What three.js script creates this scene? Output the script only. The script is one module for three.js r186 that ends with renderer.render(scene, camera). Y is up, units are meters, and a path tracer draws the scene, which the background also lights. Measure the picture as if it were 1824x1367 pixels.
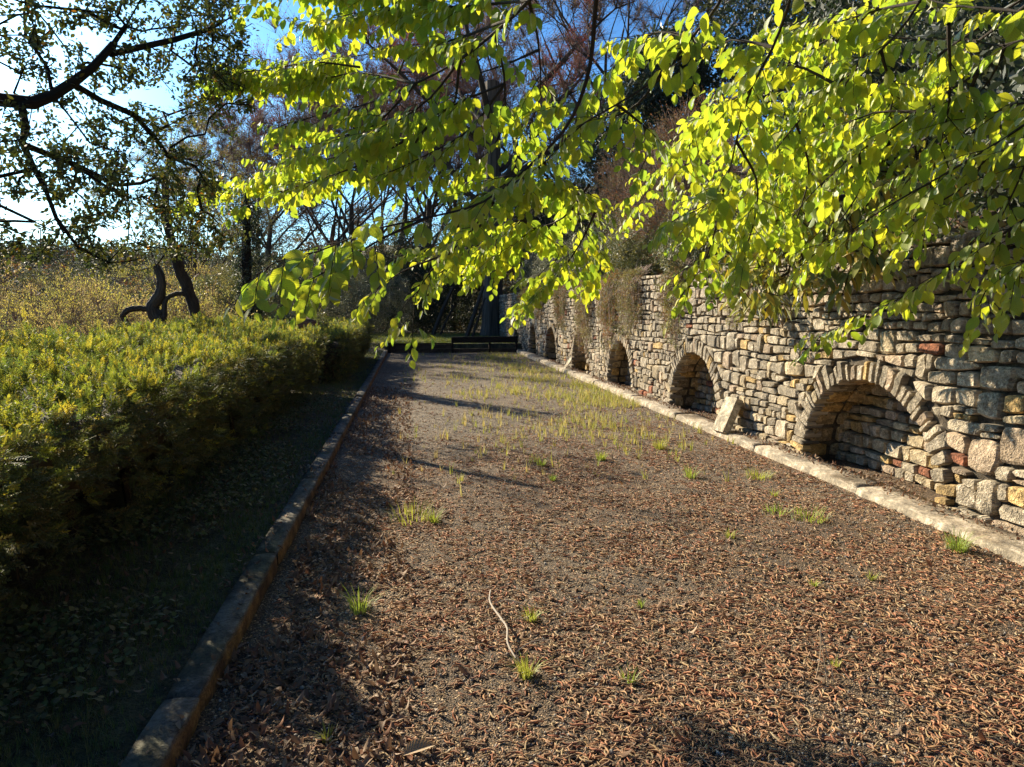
import * as THREE from 'three';
import { Sky } from 'three/addons/objects/Sky.js';
import { mergeGeometries, toCreasedNormals } from 'three/addons/utils/BufferGeometryUtils.js';

// ---------------------------------------------------------------- camera, sky, sun, exposure
const scene = new THREE.Scene();
const camera = new THREE.PerspectiveCamera(54.86, 1024 / 767, 0.05, 900);
const YAW = THREE.MathUtils.degToRad(7.74), PITCH = THREE.MathUtils.degToRad(-5.87);
camera.position.set(0, 1.5, 0);
camera.lookAt(Math.sin(YAW) * Math.cos(PITCH), 1.5 + Math.sin(PITCH), -Math.cos(YAW) * Math.cos(PITCH));
scene.add(camera);

const ELEV = THREE.MathUtils.degToRad(25);
const SUN = new THREE.Vector3(-0.58 * Math.cos(ELEV), Math.sin(ELEV), -0.815 * Math.cos(ELEV)).normalize();
const sky = new Sky();
sky.name = 'sky';
sky.scale.setScalar(800);
sky.userData.kind = 'structure';
Object.assign(sky.material.uniforms.sunPosition.value, SUN);
sky.material.uniforms.turbidity.value = 4;
sky.material.uniforms.rayleigh.value = 1.15;
sky.material.uniforms.mieCoefficient.value = 0.003;
sky.material.uniforms.cloudCoverage.value = 0;
scene.add(sky);
scene.environmentIntensity = 0.13;
const sun = new THREE.DirectionalLight(new THREE.Color().setRGB(1, 0.86, 0.62), 5);
sun.name = 'sun';
sun.position.copy(SUN).multiplyScalar(60).add(new THREE.Vector3(0, 0, -10));
sun.target.position.set(0, 0, -10);
sun.castShadow = true;
sun.shadow.radius = 1;
sun.shadow.mapSize.set(4096, 4096);
Object.assign(sun.shadow.camera, { left: -40, right: 40, top: 40, bottom: -40, near: 1, far: 160 });
scene.add(sun, sun.target);

const renderer = new THREE.WebGLRenderer({ antialias: true });
renderer.toneMapping = THREE.LinearToneMapping;
renderer.toneMappingExposure = 2.5;
renderer.shadowMap.enabled = true;

// ---------------------------------------------------------------- helpers
const V = (x, y, z) => new THREE.Vector3(x, y, z);
const UP = V(0, 1, 0), DOWN = V(0, -1, 0);
function rng(seed) {
  let s = seed | 0;
  const f = () => { s = (s + 0x6d2b79f5) | 0; let t = Math.imul(s ^ (s >>> 15), 1 | s); t = (t + Math.imul(t ^ (t >>> 7), 61 | t)) ^ t; return ((t ^ (t >>> 14)) >>> 0) / 4294967296; };
  f.r = (a, b) => a + (b - a) * f();
  f.n = () => (f() + f() + f() - 1.5) / 1.5;
  f.i = (n) => Math.floor(f() * n);
  f.v = (k = 1) => V(f.n() * k, f.n() * k, f.n() * k);
  return f;
}
const lerp = THREE.MathUtils.lerp, clamp = THREE.MathUtils.clamp, smooth = THREE.MathUtils.smoothstep;
function hash3(x, y, z) { let h = Math.imul(x, 374761393) ^ Math.imul(y, 668265263) ^ Math.imul(z, 2147483647 - 91238123); h = Math.imul(h ^ (h >>> 13), 1274126177); return ((h ^ (h >>> 16)) >>> 0) / 4294967296; }
function vn(x, y = 0, z = 0) {
  const ix = Math.floor(x), iy = Math.floor(y), iz = Math.floor(z); let fx = x - ix, fy = y - iy, fz = z - iz;
  fx = fx * fx * (3 - 2 * fx); fy = fy * fy * (3 - 2 * fy); fz = fz * fz * (3 - 2 * fz);
  const c = (a, b, d) => hash3(ix + a, iy + b, iz + d);
  return lerp(lerp(lerp(c(0, 0, 0), c(1, 0, 0), fx), lerp(c(0, 1, 0), c(1, 1, 0), fx), fy), lerp(lerp(c(0, 0, 1), c(1, 0, 1), fx), lerp(c(0, 1, 1), c(1, 1, 1), fx), fy), fz) * 2 - 1;
}
const fbm = (x, y = 0, z = 0, o = 4) => { let s = 0, a = 0.5; for (let i = 0; i < o; i++) { s += a * vn(x, y, z); x = x * 2.03 + 7.1; y = y * 2.03 + 3.7; z = z * 2.03 + 1.3; a *= 0.5; } return s; };

class Shape3 {                                                      // collects vertices and faces into one geometry
  constructor() { this.p = []; this.c = []; this.u = []; this.f = []; }
  vert(v, col, u = 0, w = 0) { this.p.push(v.x, v.y, v.z); if (col) this.c.push(col[0], col[1], col[2]); this.u.push(u, w); return this.p.length / 3 - 1; }
  tri(a, b, c) { this.f.push(a, b, c); }
  quad(a, b, c, d) { this.f.push(a, b, c, a, c, d); }
  tube(pts, radii, sides = 5, col, uScale = 1) {
    let ref = null, prev = null, run = 0;
    for (let i = 0; i < pts.length; i++) {
      const t = pts[Math.min(i + 1, pts.length - 1)].clone().sub(pts[Math.max(i - 1, 0)]).normalize();
      if (!ref) ref = Math.abs(t.y) < 0.9 ? V(0, 1, 0).cross(t).normalize() : V(1, 0, 0).cross(t).normalize();
      ref.addScaledVector(t, -ref.dot(t)); if (ref.lengthSq() < 1e-8) ref.set(1, 0, 0).cross(t); ref.normalize();
      const b = t.clone().cross(ref), r = typeof radii === 'function' ? radii(i / (pts.length - 1)) : radii[i], ring = [];
      if (i) run += pts[i].distanceTo(pts[i - 1]);
      for (let k = 0; k <= sides; k++) {
        const a = (k % sides) / sides * Math.PI * 2;
        ring.push(this.vert(pts[i].clone().addScaledVector(ref, Math.cos(a) * r).addScaledVector(b, Math.sin(a) * r), col, (k / sides) * uScale, run));
      }
      if (prev) for (let k = 0; k < sides; k++) this.quad(prev[k], prev[k + 1], ring[k + 1], ring[k]);
      prev = ring;
    }
    return this;
  }
  geo() {
    const g = new THREE.BufferGeometry();
    g.setAttribute('position', new THREE.Float32BufferAttribute(this.p, 3));
    g.setAttribute('uv', new THREE.Float32BufferAttribute(this.u, 2));
    if (this.c.length) g.setAttribute('color', new THREE.Float32BufferAttribute(this.c, 3));
    g.setIndex(this.f);
    g.computeVertexNormals();
    return g;
  }
}
function mesh(name, geo, mat, parent) { const m = new THREE.Mesh(geo, mat); m.name = name; m.castShadow = m.receiveShadow = true; if (parent) parent.add(m); return m; }
const taken = {};
function numbered(name) { const n = taken[name] = (taken[name] ?? -1) + 1; return n ? name + '_' + String(n).padStart(3, '0') : name; }
function tag(o, label, category, group) { Object.assign(o.userData, { label, category }); if (group) o.userData.group = group; return o; }
function thing(name, label, category, pos = [0, 0, 0], group) { const g = new THREE.Group(); g.name = numbered(name); g.position.set(...pos); scene.add(g); return tag(g, label, category, group); }
function struct(o) { o.userData.kind = 'structure'; scene.add(o); return o; }
const M4 = new THREE.Matrix4(), TMP = new THREE.Vector3();
function basis(dir, nrm, p, s, sx = s) {                            // leaf matrix: y along dir, z along the face's normal
  const y = dir.clone().normalize(), z = nrm.clone().addScaledVector(y, -nrm.dot(y));
  if (z.lengthSq() < 1e-6) z.set(0.3, 0.2, 0.9).addScaledVector(y, -y.dot(V(0.3, 0.2, 0.9)));
  z.normalize(); const x = y.clone().cross(z);
  return new THREE.Matrix4().makeBasis(x.multiplyScalar(sx), y.multiplyScalar(s), z.multiplyScalar(s)).setPosition(p);
}
function instances(name, geo, mat, list, parent, stuff = true) {      // list of { m: Matrix4, c: Color }
  const im = new THREE.InstancedMesh(geo, mat, list.length); im.name = name;
  list.forEach((e, i) => { im.setMatrixAt(i, e.m); if (e.c) im.setColorAt(i, e.c); });
  im.castShadow = im.receiveShadow = true;
  if (stuff) im.userData.kind = 'stuff';
  if (parent) parent.add(im);
  return im;
}
const C = (r, g, b) => new THREE.Color().setRGB(r, g, b);
const vary = (R, c, k = 0.2, h = 0.1) => { const f = 1 + R.n() * k, w = R.n() * h; return C(c[0] * f * (1 + w), c[1] * f, c[2] * f * (1 - w)); };
const pick = (R, list) => list[R.i(list.length)];

// ---------------------------------------------------------------- textures (grain, pores, fibres)
function tileNoise(size, cells, seed) {                             // periodic value noise in [0,1]
  const g = new Float32Array(cells * cells), R = rng(seed); for (let i = 0; i < g.length; i++) g[i] = R();
  const out = new Float32Array(size * size);
  for (let y = 0; y < size; y++) for (let x = 0; x < size; x++) {
    let u = x / size * cells, v = y / size * cells; const i = Math.floor(u), j = Math.floor(v); u -= i; v -= j; u = u * u * (3 - 2 * u); v = v * v * (3 - 2 * v);
    const a = (p, q) => g[((q + cells) % cells) * cells + (p + cells) % cells];
    out[y * size + x] = lerp(lerp(a(i, j), a(i + 1, j), u), lerp(a(i, j + 1), a(i + 1, j + 1), u), v);
  }
  return out;
}
function tileFbm(size, cells, octaves, seed, gain = 0.55) {
  const out = new Float32Array(size * size); let a = 1, total = 0;
  for (let o = 0; o < octaves && cells <= size; o++) { const n = tileNoise(size, cells, seed + o * 17); for (let i = 0; i < out.length; i++) out[i] += a * n[i]; total += a; a *= gain; cells *= 2; }
  for (let i = 0; i < out.length; i++) out[i] /= total;
  return out;
}
function texture(size, h, fn, srgb) {
  const d = new Uint8Array(size * h * 4);
  for (let y = 0; y < h; y++) for (let x = 0; x < size; x++) { const c = fn(x, y, y * size + x), i = (y * size + x) * 4; for (let k = 0; k < 3; k++) d[i + k] = clamp(Math.round(c[k] * 255), 0, 255); d[i + 3] = 255; }
  const t = new THREE.DataTexture(d, size, h); t.wrapS = t.wrapT = THREE.RepeatWrapping; t.magFilter = THREE.LinearFilter; t.minFilter = THREE.LinearMipmapLinearFilter; t.generateMipmaps = true;
  if (srgb) t.colorSpace = THREE.SRGBColorSpace;
  t.needsUpdate = true;
  return t;
}
const grey = (v) => [v, v, v];
const S = 512;
const nA = tileFbm(S, 4, 7, 11), nB = tileFbm(S, 16, 5, 23, 0.7), nC = tileFbm(S, 64, 3, 31, 0.8), nD = tileFbm(S, 8, 6, 47, 0.6);
const sharp = (v, a, b) => smooth(v, a, b);
// stone: blotches, dark lichen specks and pale crust (a tile is 0.6 m)
const stoneMap = texture(S, S, (x, y, i) => {
  const b = 0.78 + 0.6 * (nA[i] - 0.5) + 0.6 * (nB[i] - 0.5) + 0.5 * (nC[i] - 0.5), dark = sharp(nD[i] * 0.6 + nC[i] * 0.4, 0.6, 0.72), pale = sharp(nB[i], 0.62, 0.75);
  const v = b * (1 - 0.45 * dark) + 0.14 * pale; return [v, v * (0.985 - 0.02 * dark), v * (0.95 + 0.05 * pale)];
}, true);
const stoneBump = texture(S, S, (x, y, i) => grey(0.5 + 0.7 * (nB[i] - 0.5) + 0.6 * (nC[i] - 0.5) + 0.4 * (nA[i] - 0.5)));
const barkMap = texture(S, S, (x, y, i) => { const s = nC[(y >> 3) % S * S + x] * 0.5 + nB[(y >> 2) % S * S + x] * 0.5, v = 0.55 + 0.8 * (s - 0.5) + 0.4 * (nA[i] - 0.5); return [v, v * 0.96, v * 0.9]; }, true);
const barkBump = texture(S, S, (x, y, i) => grey(nC[(y >> 3) % S * S + x] * 0.5 + nB[(y >> 2) % S * S + x] * 0.5));
const soilBump = stoneBump;
// gravel: small grains (a tile is 0.8 m)
const G = 1024, gravelCell = new Float32Array(G * G), gravelId = new Float32Array(G * G);
{
  const n = 110, cell = G / n, R = rng(5), pts = []; for (let i = 0; i < n * n; i++) pts.push([R(), R(), R(), R.r(0.6, 1.4)]);
  for (let y = 0; y < G; y++) for (let x = 0; x < G; x++) {
    const ci = Math.floor(x / cell), cj = Math.floor(y / cell); let best = 9, id = 0;
    for (let b = -1; b <= 1; b++) for (let a = -1; a <= 1; a++) {
      const q = pts[((cj + b + n) % n) * n + (ci + a + n) % n], dx = (ci + a + q[0]) - x / cell, dy = (cj + b + q[1]) - y / cell, d = Math.hypot(dx, dy) * q[3];
      if (d < best) { best = d; id = q[2]; }
    }
    gravelCell[y * G + x] = best; gravelId[y * G + x] = id;
  }
}
const gravelMap = texture(G, G, (x, y, i) => {
  const id = gravelId[i], e = 1 - 0.45 * smooth(gravelCell[i], 0.35, 0.75), k = (y >> 1) * S + (x >> 1), s = nA[k];
  const v = (0.34 + 0.34 * id + (id > 0.93 ? 0.3 : 0)) * e * (0.75 + 0.5 * s), w = (id * 7.3) % 1;
  return [v * (1.0 + 0.1 * w), v * (0.94 + 0.03 * w), v * (0.87 - 0.06 * w)];
}, true);
const gravelBump = texture(G, G, (x, y, i) => grey((1 - smooth(gravelCell[i], 0.1, 0.8)) * (0.5 + 0.5 * gravelId[i])));
// leaf blade with ribs; u across, v along
const leafMap = texture(128, 256, (x, y) => {
  const a = Math.abs(x / 127 - 0.5) * 2, t = y / 255, rib = Math.abs(((t * 11 - a * 2.2) % 1 + 1) % 1 - 0.5) * 2, mid = smooth(a, 0.0, 0.05);
  const v = (0.86 + 0.14 * smooth(rib, 0.0, 0.35)) * (0.9 + 0.1 * mid); return [v * (1.03 - 0.03 * mid), v, v * 0.97];
}, true);
const leafBump = texture(128, 256, (x, y) => { const a = Math.abs(x / 127 - 0.5) * 2, t = y / 255, rib = Math.abs(((t * 11 - a * 2.2) % 1 + 1) % 1 - 0.5) * 2; return grey(0.2 + 0.6 * rib * Math.min(1, a * 8)); });
const rep = (t, x, y = x) => { const c = t.clone(); c.repeat.set(x, y); c.needsUpdate = true; return c; };

const std = (o) => new THREE.MeshStandardMaterial({ roughness: 0.95, ...o });
const leafy = (o) => new THREE.MeshPhysicalMaterial({ roughness: 0.95, transmission: 0.5, thickness: 0, side: THREE.DoubleSide, clearcoat: 0.25, clearcoatRoughness: 0.35, ...o });
const MAT = {
  stone: std({ vertexColors: true, map: rep(stoneMap, 1 / 0.6), bumpMap: rep(stoneBump, 1 / 0.6), bumpScale: 0.02 }),
  mortar: std({ color: C(0.13, 0.105, 0.075), map: rep(stoneMap, 1 / 0.4), bumpMap: rep(stoneBump, 1 / 0.4), bumpScale: 0.02 }),
  concrete: std({ vertexColors: true, map: rep(stoneMap, 1 / 0.9), bumpMap: rep(stoneBump, 1 / 0.5), bumpScale: 0.006 }),
  gravel: std({ vertexColors: true, map: rep(gravelMap, 1 / 0.8), bumpMap: rep(gravelBump, 1 / 0.8), bumpScale: 0.006 }),
  soil: std({ vertexColors: true, map: rep(stoneMap, 1 / 1.1), bumpMap: rep(soilBump, 1 / 0.7), bumpScale: 0.03 }),
  bark: std({ color: C(0.14, 0.105, 0.08), map: rep(barkMap, 1, 2), bumpMap: rep(barkBump, 1, 2), bumpScale: 0.006 }),
  barkGrey: std({ color: C(0.27, 0.235, 0.2), map: rep(barkMap, 3, 0.6), bumpMap: rep(barkBump, 3, 0.6), bumpScale: 0.01 }),
  barkDark: std({ color: C(0.055, 0.043, 0.033), map: rep(barkMap, 1, 2), bumpMap: rep(barkBump, 1, 2), bumpScale: 0.008 }),
  coreDark: std({ color: C(0.05, 0.036, 0.022) }),
  twig: std({ color: C(0.13, 0.09, 0.07) }),
  twigGrey: std({ color: C(0.24, 0.175, 0.15) }),
  oldWood: std({ color: C(0.06, 0.047, 0.036), map: rep(barkMap, 1, 1), bumpMap: rep(barkBump, 1, 1), bumpScale: 0.003 }),
  barkPale: std({ color: C(0.42, 0.37, 0.32), map: rep(barkMap, 3, 0.6), bumpMap: rep(barkBump, 3, 0.6), bumpScale: 0.01 }),
  greyWood: std({ color: C(0.2, 0.165, 0.13), map: rep(barkMap, 1, 1), bumpMap: rep(barkBump, 1, 1), bumpScale: 0.003 }),
  tint: std({ color: 0xffffff }),
  horn: leafy({ color: C(1, 1, 1), transmission: 0.74, map: leafMap, bumpMap: leafBump, bumpScale: 0.0012 }),
  holly: leafy({ color: C(1, 1, 1), transmission: 0.3, clearcoat: 0.2, clearcoatRoughness: 0.5 }),
  shoot: leafy({ color: C(1, 1, 1), transmission: 0.48, clearcoat: 0.08, clearcoatRoughness: 0.45 }),
  hedge: leafy({ color: C(1, 1, 1), transmission: 0.3, clearcoat: 0.06, clearcoatRoughness: 0.5 }),
  bud: leafy({ color: C(1, 1, 1), transmission: 0.5, clearcoat: 0 }),
  far: leafy({ color: C(1, 1, 1), transmission: 0.3, clearcoat: 0 }),
  laurel: leafy({ color: C(1, 1, 1), transmission: 0.45, clearcoat: 0.5, clearcoatRoughness: 0.3 }),
  leaf: leafy({ color: C(1, 1, 1), transmission: 0.4 }),
  grass: leafy({ color: C(1, 1, 1), transmission: 0.5, clearcoat: 0.15 }),
  dry: leafy({ color: C(1, 1, 1), transmission: 0.2, clearcoat: 0.05 }),
};

// ---------------------------------------------------------------- leaf, blade and litter shapes
function leafShape(w, fold = 0.25, curl = 0.15, widest = 0.45, seg = 5) {   // unit length along +y, midrib at x = 0
  const s = new Shape3(), rows = [];
  for (let i = 0; i <= seg; i++) {
    const t = i / seg, k = t < widest ? Math.sin(t / widest * Math.PI / 2) : Math.cos((t - widest) / (1 - widest) * Math.PI / 2), h = w / 2 * Math.pow(Math.max(k, 0), 0.8), z = -curl * t * t;
    rows.push([s.vert(V(-h, t, z + h * fold), null, 0, t), s.vert(V(0, t, z), null, 0.5, t), s.vert(V(h, t, z + h * fold), null, 1, t)]);
  }
  for (let i = 0; i < seg; i++) for (let k = 0; k < 2; k++) s.quad(rows[i][k], rows[i][k + 1], rows[i + 1][k + 1], rows[i + 1][k]);
  return s.geo();
}
function diamonds(list) {                                           // small leaves as folded lozenges: { p, d, n, l, w }
  const s = new Shape3();
  for (const { p, d, n, l, w } of list) {
    const x = d.clone().cross(n).normalize(), m = p.clone().addScaledVector(d, l * 0.45).addScaledVector(n, -l * 0.05);
    const a = s.vert(p, null, 0.5, 0), b = s.vert(m.clone().addScaledVector(x, w / 2).addScaledVector(n, l * 0.05), null, 1, 0.5), c = s.vert(p.clone().addScaledVector(d, l), null, 0.5, 1), e = s.vert(m.clone().addScaledVector(x, -w / 2).addScaledVector(n, l * 0.05), null, 0, 0.5);
    s.tri(a, b, c); s.tri(a, c, e);
  }
  return s.geo();
}
function sprigShape(seed, n, l, w, spread) {                        // a twig tip of unit length with leaves in two rows
  const R = rng(seed), list = [];
  for (let i = 0; i < n; i++) {
    const t = 0.1 + 0.9 * i / n, side = i % 2 ? 1 : -1, p = V(0.03 * R.n(), t, 0.03 * R.n());
    list.push({ p, d: V(side * spread, 0.75, 0.25 * R.n()).normalize(), n: V(0.2 * R.n(), -0.2, 1).normalize(), l: l * R.r(0.8, 1.15) * (1.1 - 0.45 * t), w });
  }
  list.push({ p: V(0, 0.95, 0), d: V(0, 1, 0.1).normalize(), n: V(0, -0.1, 1), l: l * 0.8, w });
  return diamonds(list);
}
function starSprig(seed, n, l, w) {                                 // a shoot with leaves standing out all round it
  const R = rng(seed), list = [];
  for (let i = 0; i < n; i++) { const t = 0.12 + 0.88 * i / n, a = i * 2.4 + R.n() * 0.5, k = 1.15 - 0.7 * t, d = V(Math.cos(a) * k, 0.35 + 0.6 * t, Math.sin(a) * k).normalize(); list.push({ p: V(0, t, 0), d, n: V(-Math.cos(a) * 0.5, 1, -Math.sin(a) * 0.5).normalize(), l: l * R.r(0.75, 1.2) * (1.1 - 0.35 * t), w: w * R.r(0.85, 1.15) }); }
  return diamonds(list);
}
function clumpShape(seed, n, l, w) {                                // a bunch of leaves filling a unit ball
  const R = rng(seed), list = [];
  for (let i = 0; i < n; i++) { const p = R.v(0.55); p.y *= 0.8; const d = p.clone().normalize().add(R.v(0.9)).normalize(); list.push({ p, d, n: R.v(1).add(V(0, 0.6, 0)).normalize(), l: l * R.r(0.7, 1.2), w: w * R.r(0.8, 1.2) }); }
  return diamonds(list);
}
function twigFan(seed, n, len, r, leaves, l, w) {                   // fine twigs springing from one point, optionally with small leaves
  const R = rng(seed), s = new Shape3(), list = [];
  for (let i = 0; i < n; i++) {
    const d = V(R.n() * 0.9, R.r(0.35, 1), R.n() * 0.9).normalize(), L = len * R.r(0.5, 1), b = R.v(0.25 * L), q = (t) => d.clone().multiplyScalar(L * t).addScaledVector(b, t * t);
    s.tube([q(0), q(0.5), q(1)], (t) => r * (1.05 - 0.8 * t), 3);
    for (let k = 0; k < leaves; k++) { const t = R.r(0.3, 1); list.push({ p: q(t), d: d.clone().add(R.v(0.9)).normalize(), n: R.v(1).normalize(), l: l * R.r(0.6, 1.2), w }); }
  }
  return { wood: s.geo(), leaves: list.length ? diamonds(list) : null };
}
function bladeTuft(seed, n, len, w, lean, wide = 0.15) {
  const R = rng(seed), s = new Shape3();
  for (let i = 0; i < n; i++) {
    const a = R() * 6.283, o = Math.sqrt(R()) * wide * len, L = len * R.r(0.45, 1), k = lean * R.r(0.2, 1), dx = Math.cos(a), dz = Math.sin(a); let prev = null;
    for (let j = 0; j <= 3; j++) {
      const t = j / 3, out = o + k * L * t * t, p = V(dx * out, L * t * (1 - 0.35 * k * t), dz * out), h = w * (1 - t) * 0.5 + 0.0003;
      const row = [s.vert(V(p.x - dz * h, p.y, p.z + dx * h)), s.vert(V(p.x + dz * h, p.y, p.z - dx * h))];
      if (prev) s.quad(prev[0], prev[1], row[1], row[0]); prev = row;
    }
  }
  return s.geo();
}

// ---------------------------------------------------------------- terrain
function landHeight(x, z) {
  const end = smooth(-z, 24.9, 25.05);
  if (x < -0.87) {
    let h = 0.045 + 0.23 * smooth(-z, 24, 27);
    const out = -x - 4.2; if (out > 0) h -= 3.6 * (1 - Math.exp(-out / 16));
    const far = Math.hypot(x, z); h += 15 * smooth(far, 95, 200) * smooth(-x, 5, 60) + 10 * smooth(-z, 45, 110) * smooth(x, -30, -6);
    return h + 0.25 * smooth(out, 0, 5) * fbm(x * 0.2, z * 0.2);
  }
  if (x < 4.42) return lerp(-0.06, 0.27, end) + 10 * smooth(-z, 45, 110);
  return 1.93 + 13 * (1 - Math.exp(-(x - 4.4) / 20)) + 8 * smooth(-z, 40, 110) + 0.35 * smooth(x, 5, 8) * fbm(x * 0.25, z * 0.25);
}
{
  const xs = [], zs = [], s = new Shape3();
  for (let x = -260; x < -20; x += 12) xs.push(x); for (let x = -20; x < -1; x += 0.7) xs.push(x);
  xs.push(-1.0, -0.9, -0.84, 1.2, 3.2, 4.40, 4.44, 4.8); for (let x = 5.4; x < 30; x += 1.1) xs.push(x); for (let x = 32; x < 260; x += 14) xs.push(x);
  for (let z = 24; z > -24; z -= 0.8) zs.push(z); zs.push(-24.3, -24.6, -24.88, -25.06, -25.5); for (let z = -26.2; z > -60; z -= 1.1) zs.push(z); for (let z = -62; z > -330; z -= 11) zs.push(z);
  const row = [];
  zs.forEach((z, j) => xs.forEach((x, i) => {
    const g = 0.5 + 0.5 * fbm(x * 0.6, z * 0.6, 3), k = smooth(fbm(x * 1.7, z * 1.7, 9), -0.1, 0.25);
    const lawn = x < 4.4 && x > -6, c = lawn ? [lerp(0.15, 0.1, k), lerp(0.115, 0.115, k), lerp(0.06, 0.045, k)] : [0.075 * (0.7 + 0.6 * g), 0.06 * (0.7 + 0.6 * g), 0.036];
    row.push(s.vert(V(x, landHeight(x, z), z), c, x, z));
    if (i && j) { const n = xs.length, a = j * n + i; s.quad(a - n - 1, a - 1, a, a - n); }
  }));
  struct(mesh('ground', s.geo(), MAT.soil));
}
// the gravel lane
const laneHeight = (x, z) => 0.012 * fbm(x * 0.9, z * 0.9) + 0.006 * fbm(x * 5, z * 5, 4) + 0.02 * smooth(x, 2.9, 3.5) * smooth(-z, 2, 4) * (1 - smooth(-z, 9, 13)) + 0.012 * (1 - smooth(x, -0.75, -0.45));
{
  const s = new Shape3(), nx = 44, nz = 260, x0 = -0.80, x1 = 3.62, z0 = 2.4, z1 = -24.72;
  for (let j = 0; j <= nz; j++) for (let i = 0; i <= nx; i++) {
    const x = lerp(x0, x1, i / nx), z = lerp(z0, z1, Math.pow(j / nz, 1.3)), brown = clamp(0.75 - smooth(-z, 5.5, 11) * 0.6 + 0.5 * fbm(x * 0.8, z * 0.5, 2) + 0.25 * fbm(x * 3, z * 3, 8), 0, 1), g = 1 + 0.35 * fbm(x * 1.4, z * 1.4, 6);
    s.vert(V(x, laneHeight(x, z), z), [lerp(0.68, 0.56, brown) * g, lerp(0.64, 0.43, brown) * g, lerp(0.58, 0.31, brown) * g], x, z);
    if (i && j) { const n = nx + 1, a = j * n + i; s.quad(a - n - 1, a - n, a, a - 1); }
  }
  struct(mesh('path', s.geo(), MAT.gravel));
}
// kerbs, cast in lengths
function kerbLength(x0, x1, top, z0, z1, seed, faceSide, colTop, colFace) {
  const s = new Shape3(), R = rng(seed), n = Math.max(6, Math.round(Math.abs(z1 - z0) / 0.09)), prof = faceSide < 0
    ? [[x0 - 0.008, -0.12], [x0 - 0.004, top * 0.35], [x0 + 0.004, top * 0.75], [x0 + 0.022, top - 0.004], [x0 + 0.06, top + 0.003], [(x0 + x1) / 2, top + 0.004], [x1, top], [x1, -0.12]]
    : [[x1, -0.12], [x1, top * 0.4], [x1 - 0.002, top * 0.8], [x1 - 0.012, top - 0.002], [x1 - 0.04, top + 0.002], [(x0 + x1) / 2, top + 0.003], [x0 + 0.02, top], [x0, -0.12]];
  let prev = null;
  for (let j = 0; j <= n; j++) {
    const z = lerp(z0, z1, j / n), ring = [], e = (j === 0 || j === n) ? 0.012 : 0;
    prof.forEach(([x, y], k) => {
      const nn = fbm(x * 9, y * 9 + k, z * 7 + seed, 4), chip = k >= 2 && k <= 4 ? Math.max(0, fbm(z * 7 + seed, 5.5, 0, 3) - 0.15) * 0.07 : 0, face = k <= 2;
      const c = face ? colFace(y, z, nn) : colTop(x, z, nn), inward = faceSide < 0 ? 1 : -1;
      ring.push(s.vert(V(x + inward * (chip + e * (face ? 1 : 0)) + 0.006 * nn, y - chip * 0.7 - (k > 1 && k < 7 ? e : 0) + 0.006 * fbm(x * 4, 3, z * 4 + seed), z), c, (faceSide < 0 ? 1 : -1) * (x + (face ? -y : 0)), z));
    });
    if (prev) for (let k = 0; k < prof.length - 1; k++) faceSide < 0 ? s.quad(prev[k], prev[k + 1], ring[k + 1], ring[k]) : s.quad(prev[k], ring[k], ring[k + 1], prev[k + 1]);
    else { for (let k = 1; k < prof.length - 1; k++) faceSide < 0 ? s.tri(ring[0], ring[k + 1], ring[k]) : s.tri(ring[0], ring[k], ring[k + 1]); }
    prev = ring;
  }
  return s.geo();
}
const kerbR = new THREE.Group(); kerbR.name = 'kerb_right'; struct(kerbR);
for (let z = 1.5, i = 0; z > -25; i++) { const L = [2.3, 2.05, 2.5, 1.8][i % 4], z1 = Math.max(z - L, -25.2); mesh('kerb_length', kerbLength(3.49 + 0.012 * Math.sin(i * 2.3), 3.79, 0.085, z - 0.004, z1 + 0.004, 31 + i * 7, -1, (x, zz, n) => { const v = 0.56 * (1 + 0.35 * n), d = smooth(fbm(x * 5, zz * 2.5, 7), 0.05, 0.3); return [v * lerp(1, 0.6, d), v * lerp(0.86, 0.47, d), v * lerp(0.68, 0.33, d)]; }, (y, zz, n) => { const v = 0.6 * (1 + 0.3 * n); return [v, v * 0.86, v * 0.67]; }), MAT.concrete, kerbR); z = z1; }
const kerbL = new THREE.Group(); kerbL.name = 'kerb_left'; struct(kerbL);
for (let z = 1.4, i = 0; z > -25; i++) { const L = [1.9, 2.2, 1.6][i % 3], z1 = Math.max(z - L, -25.0); mesh('kerb_length', kerbLength(-0.925, -0.775, 0.098, z - 0.003, z1 + 0.003, 131 + i * 5, 1, (x, zz, n) => { const v = 0.2 * (1 + 0.6 * n), moss = smooth(fbm(x * 7, zz * 3, 5), 0.02, 0.25) * 0.7; return [v * lerp(1, 0.42, moss), v * lerp(0.93, 0.48, moss), v * lerp(0.8, 0.25, moss)]; }, (y, zz, n) => { const st = smooth(fbm(zz * 16, y * 1.5, 3, 3), -0.25, 0.3); return [lerp(0.36, 0.16, st), lerp(0.21, 0.09, st), lerp(0.085, 0.045, st)]; }), MAT.concrete, kerbL); z = z1; }

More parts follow.
